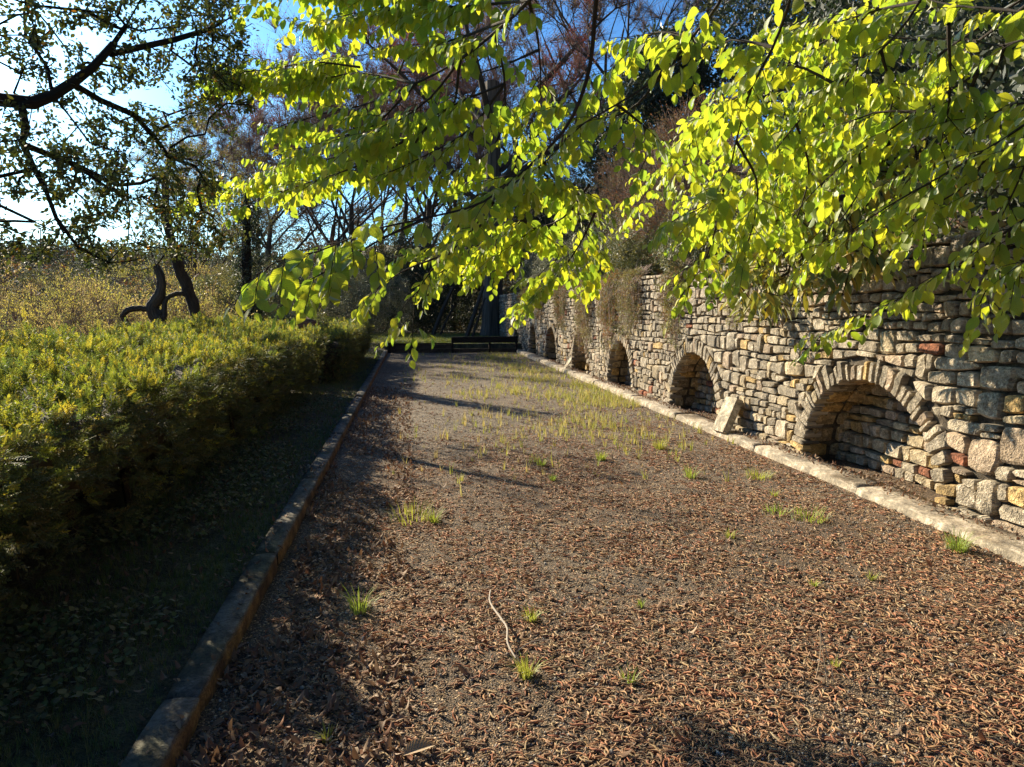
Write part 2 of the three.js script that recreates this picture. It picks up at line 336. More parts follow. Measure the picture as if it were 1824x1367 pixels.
// ---------------------------------------------------------------- stone wall with arched niches
const WX = 3.75, WALL_TOP = 2.02, WZ0 = -1.6, WZ1 = -36;
const NICHES = [[-5.70, 0.92, 0.84], [-9.48, 0.84, 0.84], [-13.05, 0.78, 0.84], [-16.3, 0.72, 0.9], [-19.75, 0.84, 0.92], [-22.75, 0.72, 0.95], [-26.4, 0.6, 0.8]].map(([z, a, h], i) => ({ z, a, h, y: 0.05, ring: 0.21, depth: i < 3 ? 0.36 : 0.4, i }));
function stone(c, n, o) {                                            // c: four corners, n: outward normal
  const R = rng(o.seed), s = new Shape3(), A = o.fine ? [-1, -0.84, -0.35, 0.3, 0.84, 1] : [-1, -0.8, 0.1, 0.8, 1], B = o.fine ? [-1, -0.78, 0.05, 0.78, 1] : [-1, -0.75, 0.75, 1];
  const mid = c[0].clone().add(c[1]).add(c[2]).add(c[3]).multiplyScalar(0.25), rc = R.r(0.05, 0.22), size = Math.min(c[0].distanceTo(c[1]), c[1].distanceTo(c[2])), tilt = R.n() * 0.05, tilt2 = R.n() * 0.07, ox = R() * 9, sx = R() * 40;
  const wide = c[1].clone().sub(c[0]).normalize(), tall = c[3].clone().sub(c[0]).normalize(), k = Math.min(1, size / 0.1);
  const point = (a, b) => {
    const f = 1 - rc * a * a * b * b, u = (a * f + 1) / 2, v = (b * f + 1) / 2;
    return c[0].clone().multiplyScalar((1 - u) * (1 - v)).addScaledVector(c[1], u * (1 - v)).addScaledVector(c[2], u * v).addScaledVector(c[3], (1 - u) * v);
  };
  const vertex = (a, b, back) => {
    const p = point(a, b), w = fbm(p.z * 14 + sx, p.y * 14, p.x * 14, 3), w2 = fbm(p.z * 11, p.y * 11 + sx, 3, 3);
    p.addScaledVector(wide, w2 * 0.018 * k).addScaledVector(tall, w * 0.014 * k);
    const edge = Math.max(Math.abs(a), Math.abs(b)), drop = edge > 0.95 ? -0.022 * k : 0;
    p.addScaledVector(n, back !== undefined ? back : o.out + drop + 0.03 * w * k + tilt * size * a + tilt2 * size * b);
    const q = 1 + 0.22 * w; return s.vert(p, [o.col[0] * q, o.col[1] * q, o.col[2] * q], p.clone().sub(mid).dot(wide) + ox, p.clone().sub(mid).dot(tall) + ox * 0.7);
  };
  const g = B.map((b) => A.map((a) => vertex(a, b)));
  for (let j = 0; j < B.length - 1; j++) for (let i = 0; i < A.length - 1; i++) s.quad(g[j][i], g[j][i + 1], g[j + 1][i + 1], g[j + 1][i]);
  const rim = []; for (let i = 0; i < A.length; i++) rim.push([A[i], -1, g[0][i]]); for (let j = 1; j < B.length; j++) rim.push([1, B[j], g[j][A.length - 1]]); for (let i = A.length - 2; i >= 0; i--) rim.push([A[i], 1, g[B.length - 1][i]]); for (let j = B.length - 2; j > 0; j--) rim.push([-1, B[j], g[j][0]]);
  const behind = rim.map(([a, b]) => vertex(a * 0.94, b * 0.94, o.back));
  for (let i = 0; i < rim.length; i++) { const j = (i + 1) % rim.length; s.quad(rim[i][2], behind[i], behind[j], rim[j][2]); }
  const geo = toCreasedNormals(s.geo(), 0.7);
  return geo;
}
const stoneTone = (R, warm) => {
  const t = R(), f = R.r(0.78, 1.22);
  const c = t < 0.011 ? [0.44, 0.17, 0.09] : t < 0.011 + 0.16 * warm ? [0.64, 0.45, 0.2] : t < 0.011 + 0.42 * warm ? [0.6, 0.49, 0.33] : t < 0.72 ? [0.54, 0.465, 0.36] : t < 0.88 ? [0.42, 0.36, 0.28] : [0.54, 0.42, 0.31];
  return c.map((v) => v * f);
};
const wall = thing('stone_wall', 'long dry stone retaining wall with arched niches along the gravel lane', 'wall', [0, 0, 0]); wall.userData.kind = 'thing';
{
  const sh = new THREE.Shape(); const r = (x, y) => sh.lineTo(x, y); sh.moveTo(-WZ0, -0.3); r(-WZ1, -0.3); r(-WZ1, WALL_TOP - 0.06); r(-WZ0, WALL_TOP - 0.06); sh.closePath();
  for (const n of NICHES) { const h = new THREE.Path(); h.moveTo(-n.z - n.a - 0.03, 0.02); h.lineTo(-n.z + n.a + 0.03, 0.02); for (let k = 1; k < 20; k++) { const a = k / 20 * Math.PI; h.lineTo(-n.z + Math.cos(a) * (n.a + 0.03), n.y + Math.sin(a) * (n.h + 0.03)); } h.closePath(); sh.holes.push(h); }
  const core = new THREE.ExtrudeGeometry(sh, { depth: 0.42, bevelEnabled: false }); core.applyMatrix4(new THREE.Matrix4().set(0, 0, 1, WX + 0.045, 0, 1, 0, 0, -1, 0, 0, 0, 0, 0, 0, 1));
  mesh('earth_core', core, MAT.mortar, wall);
  const back = new THREE.BoxGeometry(0.16, WALL_TOP + 0.2, WZ0 - WZ1); back.translate(WX + 0.55, (WALL_TOP - 0.3) / 2 - 0.02, (WZ0 + WZ1) / 2);
  mesh('rear_core', back, MAT.mortar, wall);
}
const stoneMats = MAT.stone;
{
  const R = rng(77), all = [], N = V(-1, 0, 0);
  const P = (s, y, x = WX) => V(x, y, -s);
  // front courses
  const base = [0.03]; while (base[base.length - 1] < WALL_TOP - 0.05) base.push(base[base.length - 1] + R.r(0.05, 0.118)); base[base.length - 1] = WALL_TOP;
  const line = (k, s) => base[k] + (k === 0 ? 0 : 0.07 * fbm(s * 0.6, k * 3.7, 2, 2) + 0.055 * fbm(s * 2.6, k * 1.9, 5, 2));
  const push = (pt) => {                                            // keep a corner out of the arch rings
    let [s, y] = pt;
    for (const n of NICHES) { const A = n.a + n.ring, B = n.h + n.ring, dx = (s + n.z) / A, dy = (y - n.y) / B; if (dy < -0.05) { continue; } const d = Math.hypot(dx, Math.max(dy, 0)); if (d < 1 && d > 1e-4) { if (dy < 0.12) { s = -n.z + Math.sign(dx) * A; } else { s = -n.z + dx / d * A; y = n.y + dy / d * B; } } }
    return [s, y];
  };
  const area = (q) => { let a = 0; for (let i = 0; i < 4; i++) { const [x0, y0] = q[i], [x1, y1] = q[(i + 1) % 4]; a += x0 * y1 - x1 * y0; } return a / 2; };
  const add = (s0, s1, y00, y10, y11, y01, seedTone) => {
    const g = R.r(0.003, 0.008), j = () => R.n() * 0.017;
    const inside = NICHES.some((n) => { const sc = (s0 + s1) / 2, yc = (y00 + y11) / 2; return Math.hypot((sc + n.z) / (n.a + n.ring * 0.75), (yc - n.y) / (n.h + n.ring * 0.75)) < 1; });
    if (inside) return;
    const q = [[s0 + g + j(), y00 + g + j()], [s1 - g + j(), y10 + g + j()], [s1 - g + j(), y11 - g + j()], [s0 + g + j(), y01 - g + j()]].map(push);
    const a = area(q); if (a < 0.0022) return;
    const [c0, c1, c2, c3] = q; const z = -(s0 + s1) / 2, warm = clamp(0.75 - 0.5 * (y00 / 1.3) + 0.5 * fbm(s0 * 0.5, y00, 4), 0.1, 1) * (z > -9 ? 1 : 0.55);
    // seen from the lane, +z is on the right: corners run counter-clockwise from the far bottom corner
    const corners = [P(c1[0], c1[1]), P(c0[0], c0[1]), P(c3[0], c3[1]), P(c2[0], c2[1])];
    const o = { seed: R.i(1e9), out: 0.012 + R.n() * 0.018, back: -0.09, col: stoneTone(R, warm), fine: z > -8 };
    all.push({ geo: stone(corners, N, o), score: Math.sqrt(a) / Math.hypot(z, 3.2) * (z > -3.2 ? 0 : 1), kind: 'stone' });
  };
  let reserved = [];
  for (let k = 0; k < base.length - 1; k++) {
    const next = []; let s = -WZ0 - R() * 0.2;
    while (s < -WZ1) {
      const hit = reserved.find(([a, b]) => s >= a - 0.02 && s < b - 0.001); if (hit) { s = hit[1]; continue; }
      const h = base[k + 1] - base[k]; let w = h * R.r(0.8, 3.1) * (R() < 0.12 ? 1.6 : 1) + 0.02; if (s > 16) w *= 1.25;
      const stop = reserved.find(([a]) => a > s && a < s + w + 0.05); let s1 = s + w; if (stop) s1 = stop[0]; if (s1 - s < 0.03) { s = s1; continue; }
      const tall = k < base.length - 2 && R() < 0.17 && h < 0.12, split = !tall && h > 0.1 && R() < 0.22, m = (a, b) => (a + b) / 2 + R.n() * 0.012;
      const top = tall ? k + 2 : k + 1; if (tall) next.push([s, s1]);
      const a = line(k, s), b = line(k, s1), c = line(top, s1), d = line(top, s);
      if (split) { const e = m(a, d), f = m(b, c); add(s, s1, a, b, f, e); add(s, s1, e, f, c, d); } else add(s, s1, a, b, c, d);
      s = s1;
    }
    reserved = next;
  }
  // capping stones lie loose on the top
  const near = all.slice().sort((a, b) => b.score - a.score); const chosen = new Set(near.slice(0, 290));
  for (const e of chosen) mesh('stone', e.geo, MAT.stone, wall);
  const rest = mesh('stones', mergeGeometries(all.filter((e) => !chosen.has(e)).map((e) => e.geo)), MAT.stone, wall); rest.userData.kind = 'stuff';
  // niches
  for (const n of NICHES) {
    const pieces = [], near = n.i < 3, E = (ang, k) => [-n.z + Math.cos(ang) * (n.a + k), n.y + Math.sin(ang) * (n.h + k)];
    const place = (name, geo) => pieces.push([name, geo]);
    for (let ang = -0.02; ang < Math.PI - 0.03;) {                   // ring of arch stones set on edge
      const steep = Math.abs(Math.cos(ang)), w = R.r(0.035, 0.1) * (steep > 0.85 ? 1.25 : 1), da = Math.min(w / n.a, Math.PI + 0.02 - ang), len = n.ring * R.r(0.6, 1.2), g = 0.006, a0 = ang + g, a1 = ang + da - g;
      const i0 = E(a0, R.n() * 0.016), i1 = E(a1, R.n() * 0.016), o0 = E(a0 + R.n() * 0.025, len * R.r(0.9, 1.1)), o1 = E(a1 + R.n() * 0.025, len * R.r(0.9, 1.1));
      place('arch_stone', stone([P(...o0), P(...i0), P(...i1), P(...o1)].reverse(), N, { seed: R.i(1e9), out: 0.02 + R.n() * 0.014, back: -0.16, col: stoneTone(rng(R.i(1e9)), 0.25), fine: near }));
      ang += da;
    }
    const rows = near ? 2 : 1;                                       // the soffit and jambs
    for (let ang = 0.0; ang < Math.PI - 0.01;) {
      const da = Math.min(R.r(0.13, 0.22), Math.PI - ang), cuts = rows === 2 ? [0, R.r(0.35, 0.65), 1] : [0, 1];
      for (let k = 0; k < cuts.length - 1; k++) {
        const g = 0.008, x0 = WX + 0.05 + cuts[k] * (n.depth + 0.05) + g, x1 = WX + 0.05 + cuts[k + 1] * (n.depth + 0.05) - g, e0 = E(ang + g, 0.0), e1 = E(ang + da - g, 0.0), am = ang + da / 2, nn = V(0, -Math.sin(am) / n.h, Math.cos(am) / n.a).normalize();
        place('jamb_stone', stone([P(...e0, x0), P(...e0, x1), P(...e1, x1), P(...e1, x0)], nn, { seed: R.i(1e9), out: 0.008 * R.n(), back: -0.06, col: stoneTone(R, 1.6).map((v, q) => v * [1.05, 0.95, 0.75][q]), fine: false }));  // orange tint stands in for warm light bounced onto jambs and soffit
      }
      ang += da;
    }
    let y = 0.02;                                                    // rubble at the back of the niche
    for (let k = 0; y < n.y + n.h + 0.05; k++) {
      const h = R.r(0.07, 0.13), lift = (s, kk) => 0.03 * fbm(s * 2.3, kk * 2.1, n.i);
      for (let s = -n.z - n.a - 0.1 - R() * 0.1; s < -n.z + n.a + 0.1;) {
        const w = R.r(0.1, 0.26), x = WX + 0.05 + n.depth - 0.05 * Math.pow(Math.abs((s + w / 2 + n.z) / n.a), 3), j = () => R.n() * 0.018, g = 0.005, ya = y + lift(s, k), yb = y + lift(s + w, k), yc = y + h + lift(s + w, k + 1), yd = y + h + lift(s, k + 1);
        place('back_stone', stone([P(s + w - g + j(), yb + g + j(), x), P(s + g + j(), ya + g + j(), x), P(s + g + j(), yd - g + j(), x), P(s + w - g + j(), yc - g + j(), x)], N, { seed: R.i(1e9), out: 0.01 + R.n() * 0.02, back: -0.08, col: stoneTone(R, 0.9), fine: near && n.i === 0 }));
        s += w;
      }
      y += h;
    }
    if (near) { const grp = new THREE.Group(); grp.name = 'niche'; wall.add(grp); for (const [name, geo] of pieces) mesh(name, geo, MAT.stone, grp); }
    else { const m = mesh('niche', mergeGeometries(pieces.map((p) => p[1])), MAT.stone, wall); }
  }
}

// ---------------------------------------------------------------- trees: branches and leaves
const pts = (a) => a.map((p) => V(...p));
function smoothPath(a, n) { const c = new THREE.CatmullRomCurve3(a, false, 'centripetal'); return c.getSpacedPoints(n); }
const inView = (() => { const m = new THREE.Matrix4(); camera.updateMatrixWorld(); camera.updateProjectionMatrix(); m.multiplyMatrices(camera.projectionMatrix, camera.matrixWorldInverse.copy(camera.matrixWorld).invert()); const f = new THREE.Frustum().setFromProjectionMatrix(m); return (p) => f.containsPoint(p); })();
function leavesOf(parent, geo, mat, tones, list, count, name = 'leaf', mass = 'foliage') {   // the nearest leaves are parts of their own, the others one mass
  const chosen = new Set(list.filter((e) => inView(e.p)).sort((a, b) => b.s / b.p.length() - a.s / a.p.length()).slice(0, count)), mats = tones.map((c) => { const m = mat.clone(); m.color = C(...c); return m; });
  let i = 0; for (const e of chosen) { const o = mesh(name, geo, mats[i++ % mats.length], parent); e.m.decompose(o.position, o.quaternion, o.scale); }
  instances(mass, geo, mat, list.filter((e) => !chosen.has(e)), parent);
}
// a limb with flat leafy sprays to both sides
function leafySpray(R, path, o, out, wood) {
  const c = new THREE.CatmullRomCurve3(path, false, 'centripetal'), L = c.getLength(), n = Math.max(4, Math.round(L / 0.09));
  wood.tube(c.getSpacedPoints(n), (t) => lerp(o.r0, o.r1, Math.pow(t, 0.7)), o.r0 > 0.012 ? 7 : 5);
  let side = R() < 0.5 ? 1 : -1;
  for (let s = L * o.from; s < L; s += R.r(0.05, 0.085) * o.gap) {
    const t = s / L, p = c.getPointAt(t), tan = c.getTangentAt(t), lat = tan.clone().cross(UP).normalize(); side = -side; if (fbm(p.x * 4.5, p.y * 4.5, p.z * 4.5 + 7, 2) < o.gate) continue;
    const reach = o.reach * R.r(0.45, 1.1) * (0.4 + 0.6 * Math.sin(Math.PI * Math.min(1, 0.25 + 0.75 * (1 - (t - o.from) / (1 - o.from))) )) ;
    twigWithLeaves(R, p, tan.clone().multiplyScalar(0.7).addScaledVector(lat, side * R.r(0.45, 1)).add(V(0, R.r(-0.55, 0.4), 0)).add(R.v(0.25)).normalize(), Math.max(0.07, reach), o, out, wood);
  }
  twigWithLeaves(R, c.getPointAt(0.999), c.getTangentAt(0.999).add(V(0, -0.2, 0)).normalize(), 0.16, o, out, wood);
}
function twigWithLeaves(R, p, d, len, o, out, wood) {
  const sag = 0.22 * len, q = (t) => p.clone().addScaledVector(d, len * t).add(V(0, -sag * t * t, 0)), lat = d.clone().cross(UP).normalize();
  wood.tube([q(0), q(0.5), q(1)], (t) => 0.0024 * (1.1 - 0.7 * t), 3);
  let side = R() < 0.5 ? 1 : -1, k = 0;
  for (let s = R.r(0.015, 0.04); s < len + 0.005; s += R.r(0.022, 0.036) * o.space, k++) {
    side = -side; const t = Math.min(1, s / len), z = o.leaf * R.r(0.62, 1.12) * (0.75 + 0.35 * Math.sin(Math.PI * Math.min(1, t + 0.1)));
    const dir = d.clone().multiplyScalar(0.4).addScaledVector(lat, side * R.r(0.3, 0.75)).add(V(0, -R.r(0.2, 1.35), 0)).add(R.v(0.4)).normalize();
    const nrm = V(0, 0.35, 0).addScaledVector(d, 0.75).addScaledVector(lat, side * 0.4).add(R.v(0.75));
    const at = q(t).addScaledVector(dir, 0.008); out.push({ p: at, m: basis(dir, nrm, at, z, z * R.r(0.85, 1.1)), s: z, c: vary(R, pick(R, o.tones), 0.22, 0.12) });
  }
}
// grow twigs from a skeleton to a cloud of end points
function grow(R, skeleton, targets, step = 0.22, sag = 0.05) {       // skeleton: arrays of points; the first point of each hangs on the nearest node already there
  const nodes = [];
  const nearest = (p, pull = 0) => { let b = -1, d = 1e9; for (let i = 0; i < nodes.length; i++) { const q = nodes[i].p.distanceTo(p) + pull * nodes[i].depth; if (q < d) { d = q; b = i; } } return b; };
  const link = (p, parent) => { nodes.push({ p, parent, kids: [], w: 0, depth: parent < 0 ? 0 : nodes[parent].depth + 1 }); if (parent >= 0) nodes[parent].kids.push(nodes.length - 1); return nodes.length - 1; };
  for (const path of skeleton) { let at = nodes.length ? nearest(path[0]) : -1; path.forEach((p, i) => { if (i === 0 && at >= 0 && nodes[at].p.distanceTo(p) < 1e-3) return; at = link(p.clone(), at); }); }
  const order = targets.map((p) => ({ p, d: nodes[nearest(p)].p.distanceTo(p) })).sort((a, b) => a.d - b.d);
  for (const { p } of order) {
    let at = nearest(p, 0.012); const a = nodes[at].p, d = a.distanceTo(p), n = Math.max(1, Math.round(d / step)), bend = R.v(0.12 * d);
    for (let k = 1; k <= n; k++) { const t = k / n; at = link(a.clone().lerp(p, t).addScaledVector(bend, 4 * t * (1 - t) * 0.5).add(V(0, sag * d * 4 * t * (1 - t), 0)), at); }
  }
  for (let i = nodes.length - 1; i >= 0; i--) { const n = nodes[i]; if (!n.kids.length) n.w = 1; if (n.parent >= 0) nodes[n.parent].w += n.w; }
  return nodes;
}
function woodOf(nodes, tipR, power, maxR, wood, sides) {
  const rad = (n) => Math.min(maxR, tipR * Math.pow(n.w, power)), stack = [[0, -1]];
  while (stack.length) {
    let [i, from] = stack.pop(); const path = [], r = []; if (from >= 0) { path.push(nodes[from].p); r.push(Math.min(rad(nodes[from]), rad(nodes[i]) * 1.15)); }
    while (i >= 0) { const n = nodes[i]; path.push(n.p); r.push(rad(n)); const kids = n.kids.slice().sort((a, b) => nodes[b].w - nodes[a].w); for (const k of kids.slice(1)) stack.push([k, i]); i = kids.length ? kids[0] : -1; }
    if (path.length > 1) wood.tube(path, r, r[0] > 0.03 ? sides : r[0] > 0.008 ? 5 : 3);
  }
}
const inLobe = (R, l) => { let p; do { p = V(R.r(-1, 1), R.r(-1, 1), R.r(-1, 1)); } while (p.lengthSq() > 1); return V(l[0] + p.x * l[3], l[1] + p.y * l[4], l[2] + p.z * l[5]); };

// ---- the tree whose leafy branches hang into the picture from above
const HORN = {
L1:[[0.71,2.86,-2.58],[0.58,2.77,-2.77],[0.48,2.71,-3.03],[0.37,2.67,-3.28],[0.24,2.63,-3.51],[0.04,2.61,-3.84],[-0.23,2.58,-4.15],[-0.5,2.59,-4.44],[-0.75,2.55,-4.63]],
S1:[[0.41,2.68,-3.16],[0.21,2.85,-3.93],[-0.09,3.06,-4.75],[-0.46,3.11,-5.11],[-0.87,3.13,-5.45],[-1.33,3.15,-5.61]],
S1a:[[0.48,2.71,-3.03],[0.28,2.92,-3.66],[-0.01,3.19,-4.44],[-0.35,3.23,-4.68],[-0.69,3.22,-4.91]],
S1b:[[0.52,2.75,-3.01],[0.2,3.05,-3.74],[-0.24,3.32,-4.52],[-0.69,3.41,-4.84],[-0.93,3.37,-4.96]],
S2:[[0.04,2.61,-3.84],[-0.28,2.85,-4.52],[-0.71,3.03,-5.36],[-1.13,3.12,-5.66],[-1.35,3.1,-5.75]],
S3:[[0.24,2.63,-3.51],[0.23,2.61,-4.36],[-0.03,2.64,-5.26],[-0.52,2.59,-5.62],[-1.05,2.55,-5.94],[-1.42,2.49,-6.14],[-1.76,2.3,-6.2]],
S3b:[[0.09,2.43,-3.99],[-0.1,2.36,-4.76],[-0.43,2.45,-5.52],[-0.88,2.4,-5.87],[-1.28,2.44,-6.05]],
S3c:[[-0.02,2.41,-4.2],[-0.31,2.59,-4.93],[-0.68,2.76,-5.7],[-0.93,2.79,-5.79]],
S4:[[0.37,2.67,-3.28],[0.47,2.59,-3.72],[0.49,2.43,-4.07],[0.38,2.3,-4.21],[0.19,2.26,-4.33]],
S4b:[[0.47,2.59,-3.72],[0.27,2.56,-3.95],[0.04,2.5,-4.18],[-0.11,2.54,-4.27]],
S4c:[[0.48,2.71,-3.03],[0.61,2.7,-3.55],[0.67,2.56,-3.9],[0.62,2.42,-4.15]],
S4d:[[0.61,2.7,-3.55],[0.45,2.69,-3.79],[0.24,2.66,-3.92]],
L2:[[0.61,2.66,-2.36],[0.65,2.56,-2.62],[0.69,2.4,-2.89],[0.66,2.26,-3.14],[0.53,2.13,-3.4],[0.33,1.98,-3.45],[0.08,1.9,-3.38],[-0.16,1.82,-3.18],[-0.37,1.71,-2.97],[-0.48,1.68,-2.9],[-0.56,1.62,-2.84]],
S5:[[0.08,1.9,-3.38],[-0.12,1.79,-3.23],[-0.29,1.67,-3.08],[-0.41,1.6,-3.02]],
S6:[[0.39,1.99,-3.52],[0.27,1.85,-4.04],[0.12,1.71,-4.17],[0.03,1.57,-4.18],[0.01,1.4,-4.12]],
S6b:[[0.21,1.79,-4.04],[-0.03,1.7,-4.05],[-0.21,1.58,-4.05]],
S7:[[0.56,2.12,-3.54],[0.65,2.01,-4.34],[0.52,1.91,-4.61],[0.32,1.81,-4.76],[0.15,1.67,-4.77]],
S7b:[[0.65,2.01,-4.34],[0.88,1.92,-4.68],[0.98,1.86,-4.79],[0.83,1.71,-4.82],[0.73,1.55,-4.84]],
S7c:[[0.66,2.21,-3.82],[0.98,2.16,-4.63],[1.14,2.01,-4.86],[1.22,1.9,-4.85],[1.19,1.68,-4.87]],
S7d:[[0.65,2.01,-4.34],[0.6,2.02,-4.71],[0.51,1.86,-4.86],[0.43,1.78,-4.87]],
L3:[[1.06,2.71,-2.3],[1.1,2.58,-2.62],[1.09,2.54,-2.85],[1.04,2.46,-3.08],[0.91,2.39,-3.27],[0.78,2.33,-3.45],[0.65,2.2,-3.62],[0.48,2.1,-3.78],[0.31,2.06,-3.81]],
S8:[[1.04,2.46,-3.08],[1.02,2.41,-3.36],[0.93,2.39,-3.51],[0.82,2.47,-3.64],[0.71,2.48,-3.67]],
S8b:[[0.91,2.39,-3.27],[1.08,2.31,-3.37],[1.14,2.24,-3.48],[1.11,2.18,-3.51]],
S8c:[[0.65,2.2,-3.62],[0.8,2.15,-3.96],[0.98,2.16,-4.17],[1.04,2.12,-4.16]],
S8d:[[1.09,2.54,-2.85],[1.02,2.65,-3.15],[0.95,2.61,-3.32],[0.89,2.54,-3.48]],
L4:[[1.33,2.76,-2.44],[1.42,2.64,-2.73],[1.44,2.53,-2.89],[1.43,2.41,-3.06],[1.45,2.24,-3.23],[1.42,2.05,-3.28],[1.34,1.96,-3.33],[1.23,1.91,-3.38]],
S9:[[1.45,2.24,-3.23],[1.65,2.08,-3.42],[1.69,1.88,-3.55],[1.65,1.72,-3.58]],
S9b:[[1.42,2.05,-3.28],[1.57,1.87,-3.74],[1.56,1.71,-3.87],[1.47,1.57,-3.91]],
S9c:[[1.43,2.41,-3.06],[1.43,2.42,-3.44],[1.38,2.3,-3.61],[1.37,2.14,-3.65]],
S9d:[[1.44,2.53,-2.89],[1.37,2.64,-3.15],[1.29,2.63,-3.32],[1.22,2.61,-3.35]],
L5:[[1.87,2.84,-2.49],[1.92,2.65,-2.69],[1.91,2.54,-2.9],[1.84,2.46,-3.1],[1.77,2.34,-3.3],[1.71,2.18,-3.49],[1.66,1.98,-3.68]],
S10:[[1.77,2.34,-3.3],[1.96,2.16,-3.51],[1.98,1.96,-3.65],[1.92,1.79,-3.7]],
S10b:[[1.84,2.46,-3.1],[1.74,2.58,-3.25],[1.63,2.62,-3.42],[1.55,2.57,-3.61]],
S10c:[[1.91,2.54,-2.9],[2.16,2.4,-3.18],[2.2,2.26,-3.34],[2.19,2.11,-3.51]],
S10d:[[1.92,2.65,-2.69],[1.92,2.72,-2.96],[1.83,2.73,-3.14],[1.71,2.79,-3.32]],
L6:[[2.22,2.47,-2.22],[2.18,2.45,-2.42],[2.13,2.38,-2.63],[2.12,2.32,-2.96],[2.02,2.2,-3.19],[1.93,2.06,-3.4],[1.89,1.92,-3.58]],
S11:[[2.13,2.38,-2.63],[2.31,2.28,-2.97],[2.31,2.15,-3.14],[2.3,2.05,-3.31]],
S11b:[[2.12,2.32,-2.96],[2.05,2.36,-3.13],[1.98,2.33,-3.32]],
S11c:[[2.02,2.2,-3.19],[2.16,2.06,-3.4],[2.15,1.92,-3.56],[2.07,1.78,-3.62]],
L7:[[2.28,2.22,-2.24],[2.27,2.21,-2.42],[2.22,2.12,-2.63],[2.16,2.03,-2.86],[2.08,1.94,-3.06],[2.0,1.83,-3.26],[1.93,1.74,-3.44]],
S12:[[2.22,2.12,-2.63],[2.31,2.01,-2.88],[2.29,1.94,-3.05],[2.23,1.85,-3.11]],
S12b:[[2.27,2.21,-2.42],[2.31,2.28,-2.67],[2.28,2.23,-2.86]],
L8:[[2.42,1.92,-2.32],[2.39,1.89,-2.52],[2.34,1.81,-2.66],[2.3,1.72,-2.79],[2.29,1.65,-2.96],[2.25,1.55,-3.16],[2.17,1.45,-3.36],[2.07,1.34,-3.56]],
S13:[[2.34,1.81,-2.66],[2.46,1.68,-2.82],[2.51,1.59,-2.96],[2.49,1.51,-2.98]],
L9:[[2.35,1.74,-2.24],[2.33,1.72,-2.44],[2.34,1.65,-2.6],[2.32,1.57,-2.62]],
L10:[[2.14,2.53,-2.09],[2.14,2.44,-2.3],[2.11,2.43,-2.48],[2.15,2.54,-2.73],[2.14,2.62,-2.98],[2.07,2.7,-3.14]],
S14:[[2.11,2.43,-2.48],[2.24,2.37,-2.71],[2.26,2.32,-2.85]],
S14b:[[2.14,2.44,-2.3],[2.17,2.57,-2.53],[2.15,2.69,-2.8],[2.13,2.83,-3.05]],
S14c:[[2.27,2.21,-2.42],[2.33,2.1,-2.54],[2.36,2.03,-2.7],[2.39,1.98,-2.82]],
X9:[[0.89,2.38,-3.8],[0.75,2.3,-4.16],[0.49,2.25,-4.41],[0.2,2.21,-4.54]],
X10:[[0.95,2.15,-3.93],[0.87,2.01,-4.28],[0.71,1.95,-4.52],[0.49,1.77,-4.67]],
X11:[[1.01,2.02,-4.04],[0.97,1.85,-4.28],[0.85,1.66,-4.42],[0.72,1.54,-4.44]],
X13:[[0.52,2.17,-4.11],[0.36,2.04,-4.35],[0.2,1.89,-4.48],[-0.04,1.82,-4.49]],
X14:[[0.4,1.96,-4.16],[0.22,1.84,-4.28],[0.09,1.65,-4.3],[-0.04,1.51,-4.3]],
X15:[[-0.09,2.51,-4.69],[-0.4,2.5,-5.09],[-0.8,2.45,-5.36],[-1.22,2.37,-5.6]],
X16:[[-0.29,2.96,-4.77],[-0.58,3.03,-4.94],[-0.93,3.05,-5.2],[-1.21,3.06,-5.35]],
};
